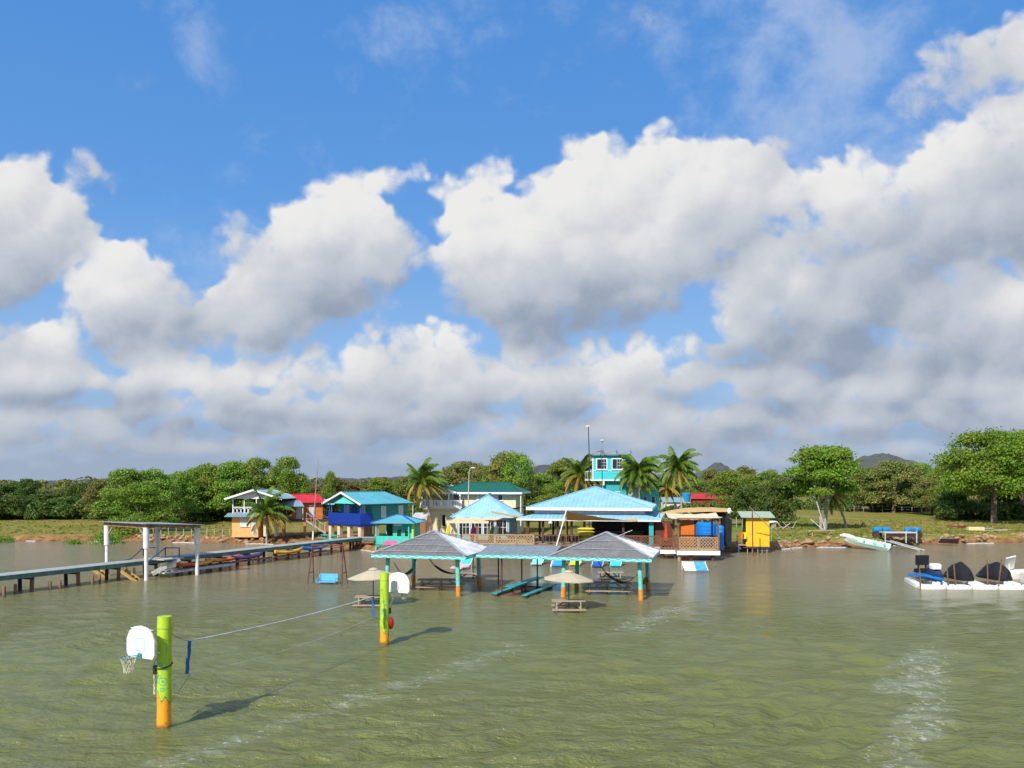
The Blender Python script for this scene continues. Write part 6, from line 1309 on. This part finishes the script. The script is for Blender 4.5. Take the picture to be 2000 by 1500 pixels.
for i in range(3): mb = MB(); x = -.3+i*1.75; mb.prism([(x, -.55, 9.14), (x+1.5, -.55, 9.62), (x+1.5, 1.9, 9.72), (x, 1.9, 9.24)], (0, 0, .05)); mb.prism([(x+1.51, -.55, 9.62), (x+1.72, -.55, 9.2), (x+1.72, 1.9, 9.3), (x+1.51, 1.9, 9.72)], (0, 0, .05)); mb.build('solar_panel', SOL, t); mb = MB(); mb.prism([(x, -.57, 9.14), (x+1.5, -.57, 9.62), (x+1.5, -.57, 9.68), (x, -.57, 9.2)], (0, .018, 0)); mb.beam((x+1.55, .1, 9.1), (x+1.55, .1, 9.5), .05); mb.build('panel_frame', GALV, t)
part(t, 'side_block', TURQ, (5.6, 1.5, -.3, 8.2, 4, 4.7)); part(t, 'link_wall', bm('pale_lilac_wall', (.45, .50, .55)), (W_-.05, 1.0, -.3, 5.6, 3.8, 4.9)); part(t, 'link_roof', bm('turquoise_roof_edge', (.05, .40, .42)), (W_-.05, .7, 4.902, 8.5, 4.2, 5.05))
for i in range(2): window(t, face('front', 1.5), 6.3+i*1.0, 3.0, .4, .9, 0, 0, fw=.06, sill=False)
t = thing('roof_camera', 'white dish on a thin lattice stand above the tower roof', 'antenna', (PX(1176, tY+1.2), tY+1.2, 10.0)); mb = MB()
for a in (0, 2.1, 4.2): mb.tube([(.35*math.cos(a), .35*math.sin(a), 0), (0, 0, 1.9)], .02, 5)
for z in (.5, 1.0): mb.beam((-.25, 0, z), (.25, 0, z), .02)
mb.build('stand', GALV, t); mb = MB(); mb.loft([[(r_*math.cos(j*.5236), r_*math.sin(j*.5236), z) for j in range(12)] for r_, z in ((.12, 1.85), (.3, 1.95), (.28, 2.02), (.05, 2.08))]); mb.build('dish', WHITE, t, smooth=True)
# ---------------------------------------------------------------- far red houses, blue tank, fence
t = thing('far_house', 'low red house far behind the tall straight palm', 'house', (PX(1352, 146), 146, gz(31, 146)), -4); wallbox(t, 0, 0, -.3, 6.0, 5, 2.5, bm('red_boards', (.42, .03, .03), planks=(2, .25))); gable(t, -.4, -.4, 6.4, 5.4, 2.5, 3.5, roofmat('dark_red_roof', (.45, .04, .04)), 'x'); window(t, face('front', 0), 3.2, 1.0, .9, .8, 1); part(t, 'door', STEEL, (.6, -.04, 0, 1.4, 0, 1.9))
t = thing('far_house', 'second low red house right of the first, partly behind trees', 'house', (PX(1392, 150), 150, gz(36, 150)), -4); wallbox(t, 0, 0, -.3, 4.0, 5, 1.9, bm('red_boards2', (.36, .03, .03), planks=(2, .25))); gable(t, -.4, -.4, 4.4, 5.4, 1.9, 2.5, roofmat('dark_red_roof2', (.38, .05, .05)), 'x')
t = thing('tank_tower', 'blue tank on a pale green concrete base left of the red house', 'tank', (PX(1340, 143), 143, gz(30, 143)), 0); part(t, 'base', bm('pale_green_concrete', (.50, .52, .22)), (-.7, -.7, -.3, .7, .7, 2.0)); mb = MB(); mb.tube([(0, 0, 2.0), (0, 0, 3.5), (0, 0, 3.7)], [.75, .75, .3], 18); mb.build('tank', mat('blue_tank_plastic2', (.02, .26, .55), .4), t, smooth=True)
for k, (px, w_, h_, Y, c_, lab) in enumerate(((1297, 3.2, 2.2, 135, (.70, .68, .62), 'white small building right of the turquoise tower, left of the pale palm trunk'), (1430, 2.2, 1.6, 150, (.62, .60, .55), 'little white shed far behind the round tree'))):
    t = thing('shed', lab, 'shed', (PX(px, Y), Y, gz(PX(px, Y), Y)), 0); wallbox(t, 0, 0, -.3, w_, 3, h_, bm('shed_wall_%s' % ('tower' if k == 0 else 'tree'), c_)); gable(t, -.3, -.3, w_+.3, 3.3, h_, h_+.8, R_GREY, 'x', trim=None); part(t, 'door', WOODD, (w_*.3, -.04, 0, w_*.3+.7, 0, 1.7))
def fence(label, p, q, n, h_, m, wires=2, r_=.04):
    p, q = Vector(p), Vector(q); t = thing('fence', label, 'fence', p)
    for i in range(n):
        c_ = p.lerp(q, i/(n-1)); z = gz(c_.x, c_.y)-p.z; mb = MB(); mb.tube([(c_.x-p.x, c_.y-p.y, z-.2), (c_.x-p.x+.03*math.sin(i*3), c_.y-p.y, z+h_*(1+.12*math.sin(i*5)))], r_, 6); mb.build('post', m, t)
    mb = MB()
    for k in range(wires): mb.tube([(p.lerp(q, i/(n-1))-p)+Vector((0, 0, gz(*p.lerp(q, i/(n-1)).xy)-p.z+h_*(.5+.4*k))) for i in range(n)], .012, 4)
    mb.build('wire', GALV, t)
fence('fence of thin pale posts along the top of the left bank', gpos(270, 93), gpos(480, 91), 15, .75, mat('pale_post', (.58, .52, .40), .8))
fence('rough fence across the lawn behind the restaurant', gpos(1285, 108), gpos(1450, 104), 16, 1.2, mat('grey_post', (.40, .36, .30), .85), 2, .06)
fence('wire fence with sparse posts at the back of the right lawn', gpos(1650, 150), gpos(1860, 142), 12, 1.2, mat('grey_post2', (.45, .42, .36), .85))
# small things on the left shore
t = again(bpy.data.objects['picnic_table'], 'turquoise picnic table on the sandy shore before the teal house', gpos(645, 85.5), -30, .8)
tag(t, cat='picnic table'); del t['group']
for ch in t.children: ch.data = ch.data.copy(); ch.data.materials[0] = TQ
t.location.z += .12
for k, (px, py, w_, lab) in enumerate(((585, 1042, .9, 'brown crates under the orange stilt house, left heap'), (620, 1040, .6, 'brown crates beside the foot of the leaning mast'))):
    Y = PY(py, .95); t = thing('crate_heap', lab, 'crates', gpos(px, Y)); 
    for i in range(3): part(t, 'crate', WOODB, (-.3+i*.5*w_, 0, 0, .1+i*.5*w_, .4, .35+.15*(i % 2)))
# ---------------------------------------------------------------- things on the right bank
t = thing('skiff', 'mint green skiff dragged half up the right bank, pale cover at its bow', 'boat', (PX(1692, 80), 80, .35), -38); t.rotation_euler.y = R(10); t.rotation_euler.x = R(14); t.scale = (.85, .85, .85)
rings = []
for i in range(12):
    k = i/11; w = .85*math.sin(math.pi*(.5+.5*(1-k))**1)**.6 if k < .02 else .85*(1-max(0, (.45-k)/.45)**2.2*.95); s_ = .25*max(0, .4-k)
    rings.append([((k-.5)*5, w, .55+s_), ((k-.5)*5, w*.75, .05), ((k-.5)*5, 0, -.08), ((k-.5)*5, -w*.75, .05), ((k-.5)*5, -w, .55+s_), ((k-.5)*5, -w*.86, .55+s_), ((k-.5)*5, -w*.65, .15), ((k-.5)*5, w*.65, .15), ((k-.5)*5, w*.86, .55+s_)])
MINT = mat('faded_mint_paint', (.36, .68, .55), .6, c2=(.62, .70, .60), sc=3); mb = MB(); mb.loft(rings); mb.build('hull', MINT, t, smooth=True, sharp=35)
for x in (-.6, .6, 1.7): part(t, 'thwart', WG, (x, -.66, .38, x+.28, .66, .43))
mb = MB(); mb.tube([(-3.1, .1, .55), (-2.7, .1, .65), (-2.1, .0, .7), (-1.5, 0, .6), (-1.0, 0, .45)], [.12, .26, .3, .28, .1], 10); mb.build('wrapped_cover', mat('offwhite_cover', (.74, .70, .60), .8), t, smooth=True)
mb = MB()
for i in range(6): mb.beam((.2+i*.33, -.5+.2*(i % 3), .4), (.9+i*.25, .5-.3*(i % 2), .75), .07, .05)
mb.build('loose_boards', mat('mint_boards', (.45, .70, .62), .7), t)
t = thing('float_platform', 'white framed float platform with dark sides carrying blue barrels', 'platform', (PX(1728, 83.5), 83.5, .75), -3)
part(t, 'frame', WG, (0, 0, .62, 3.3, 1.5, .72)); part(t, 'dark_side', mat('dark_purple_side', (.05, .02, .03), .7), (.1, .05, .25, 2.1, .12, .618), (2.25, .05, .25, 3.2, .12, .618))
for x in (0, 2.12, 3.2): part(t, 'leg', WG, (x, -.04, -.4, x+.1, .04, .85))
for k, (px, Y, lab) in enumerate(((1713, 85.5, 'blue barrel at the left end of the float platform'), (1731, 85.5, 'blue barrel second from the left on the float platform'), (1774, 85.2, 'blue barrel third from the left on the float platform'), (1792, 85.2, 'blue barrel at the right end of the float platform'))):
    mb = MB(); mb.tube([(-.42, 0, 0), (-.38, 0, 0), (0, 0, 0), (.38, 0, 0), (.42, 0, 0)], [.22, .28, .3, .28, .22], 14); o = mb.build('barrel', mat('blue_barrel', (.02, .24, .55), .4), smooth=True, loc=(PX(px, Y), Y, 1.62)); o.rotation_euler = (0, 0, k*.2); tag(o, lab, 'barrel', 'blue barrels on the float platform')
    mb = MB(); mb.box(-.4, -.3, -.85 if k in (0, 3) else -.3, .4, .3, -.27); mb.build('support', WOODD, o)
t = thing('ladder', 'white plank ladder lying from the bank into the water beside the skiff', 'ladder', (PX(1730, 81.5), 81.5, .65), 0)
for dy, dx_ in ((0, 0), (.2, .55)): mb = MB(); mb.beam((dx_, dy, .1), (dx_+1.85, dy-3.2, -.62), .1, .08); mb.build('side_rail', WG, t)
for i in range(4): mb = MB(); k = .2+i*.2; mb.beam((1.85*k, -3.2*k, .05-.7*k), (.55+1.85*k, .2-3.2*k, .07-.7*k), .06); mb.build('rung', WG, t)
t = thing('dinghy', 'small dark dinghy with a white bow beached on the right bank', 'boat', (PX(1852, 84.6), 84.6, .25), -15)
mb = MB(); mb.loft([[(x, w, .45), (x, w*.6, 0), (x, -w*.6, 0), (x, -w, .45), (x, -w*.8, .45), (x, -w*.5, .12), (x, w*.5, .12), (x, w*.8, .45)] for x, w in ((-.9, .1), (-.6, .4), (0, .55), (.9, .5))]); mb.build('hull', mat('dark_maroon_hull', (.05, .02, .03), .6), t); mb = MB(); mb.prism([(-1.0, -.2, .2), (-.6, -.3, .75), (-.55, .3, .75), (-.95, .2, .25)], (.05, 0, .03)); mb.build('bow_plate', WG, t)
t = thing('debris_pile', 'scattered pale planks and a broken yellowish hull on the right lawn', 'planks', gpos(1890, 95), 0); rng = random.Random(3)
for i in range(7): mb = MB(); a = rng.uniform(-.3, .4); x, y = rng.uniform(-2.6, 3.2), rng.uniform(-1.2, 2); mb.beam((x, y, .06+.03*i), (x+2.0*math.cos(a), y+1.6*math.sin(a), .12+.03*i), .25, .05); mb.build('plank', WOODW if i % 2 else WG, t)
mb = MB(); mb.loft([[(x, w, .1), (x, w*.8, .5), (x, -w*.8, .5), (x, -w, .1)] for x, w in ((0, .3), (.8, .45), (1.8, .4))]); mb.build('hull_piece', mat('yellowish_hull', (.68, .60, .30), .7), t)
t = thing('red_boat_wreck', 'reddish broken boat ends on the lawn beyond the planks', 'boat', gpos(1868, 101), 0); mb = MB(); mb.loft([[(x, w, .35), (x, w*.7, 0), (x, -w*.7, 0), (x, -w, .35)] for x, w in ((-1.1, .15), (-.5, .4), (.6, .4), (1.3, .2))]); mb.build('hull', mat('rust_red_hull', (.28, .07, .04), .8), t)
for x in (-.3, .5): part(t, 'thwart', WG, (x, -.3, .352, x+.25, .3, .4))
t = thing('lean_poles', 'two pale poles leaning against the big shade tree beside a plank seat', 'poles', gpos(1600, 91), 0)
for a, b in (((-.3, 0, 3.6), (.55, -.3, .4)), ((-1.0, 0, 1.6), (.3, -.3, .45))): mb = MB(); mb.tube([a, b], .06, 7); mb.build('pole', WG, t)
t = thing('plank_seat', 'rough plank seat under the big shade tree', 'bench', gpos(1601, 88.5), 0)
part(t, 'seat', WOODW, (-1.4, -.25, .42, 1.6, .25, .5))
for x in (-.9, 1.0): part(t, 'leg', WOODW, (x, -.1, -.3, x+.12, .1, .42))
o = MB(); rngv = random.Random(7); o.loft([[(r_*(1+.2*math.sin(j*2+r_*9))*math.cos(j*.785), r_*(1+.2*math.sin(j*3))*math.sin(j*.785), z) for j in range(8)] for r_, z in ((.35, -.1), (.3, .2), (.12, .55), (.03, .7))]); tag(o.build('tree_stump', BARK, loc=gpos(1686, 103)), 'small dark stump alone on the right lawn', 'stump')
for k, (px, Y, lab) in enumerate(((1512, 99, 'heap of pale branches under the dark tree, left part'), (1535, 98, 'heap of pale branches under the dark tree, right part'))):
    t = thing('branch_heap', lab, 'branches', gpos(px, Y)); rg = random.Random(px)
    for i in range(7): mb = MB(); a = rg.uniform(0, 3.1); x, y = rg.uniform(-1, 1), rg.uniform(-.5, .5); mb.tube([(x, y, .1), (x+math.cos(a), y+.3*math.sin(a), rg.uniform(.3, 1.1))], .05, 5); mb.build('branch', BARKP, t)
mb = MB(); rr = random.Random(2)
for i in range(260):                                   # stones and clods along the right bank
    px = rr.uniform(1500, 2050) if i % 3 else rr.uniform(260, 540); Y = shore(PX(px, 85))+rr.uniform(.1, 1.4); x = PX(px, Y); Y = shore(x)+rr.uniform(.05, 1.3); s_ = rr.uniform(.1, .38); n = 6; z = gz(x, Y)
    mb.loft([[(x+s_*r_*math.cos(j+i)*(1+.3*math.sin(j*2+i)), Y+s_*r_*math.sin(j+i), z+s_*h_) for j in (0, 1.05, 2.1, 3.14, 4.2, 5.2)] for r_, h_ in ((.8, -.3), (1, .1), (.7, .5), (.2, .65))])
tag(mb.build('bank_stones', mat('brown_stone', (.26, .14, .07), .9, c2=(.42, .30, .18), sc=1.2, bump=.5)), 'brown stones and clods strewn along the foot of the banks', 'stones', kind='stuff')
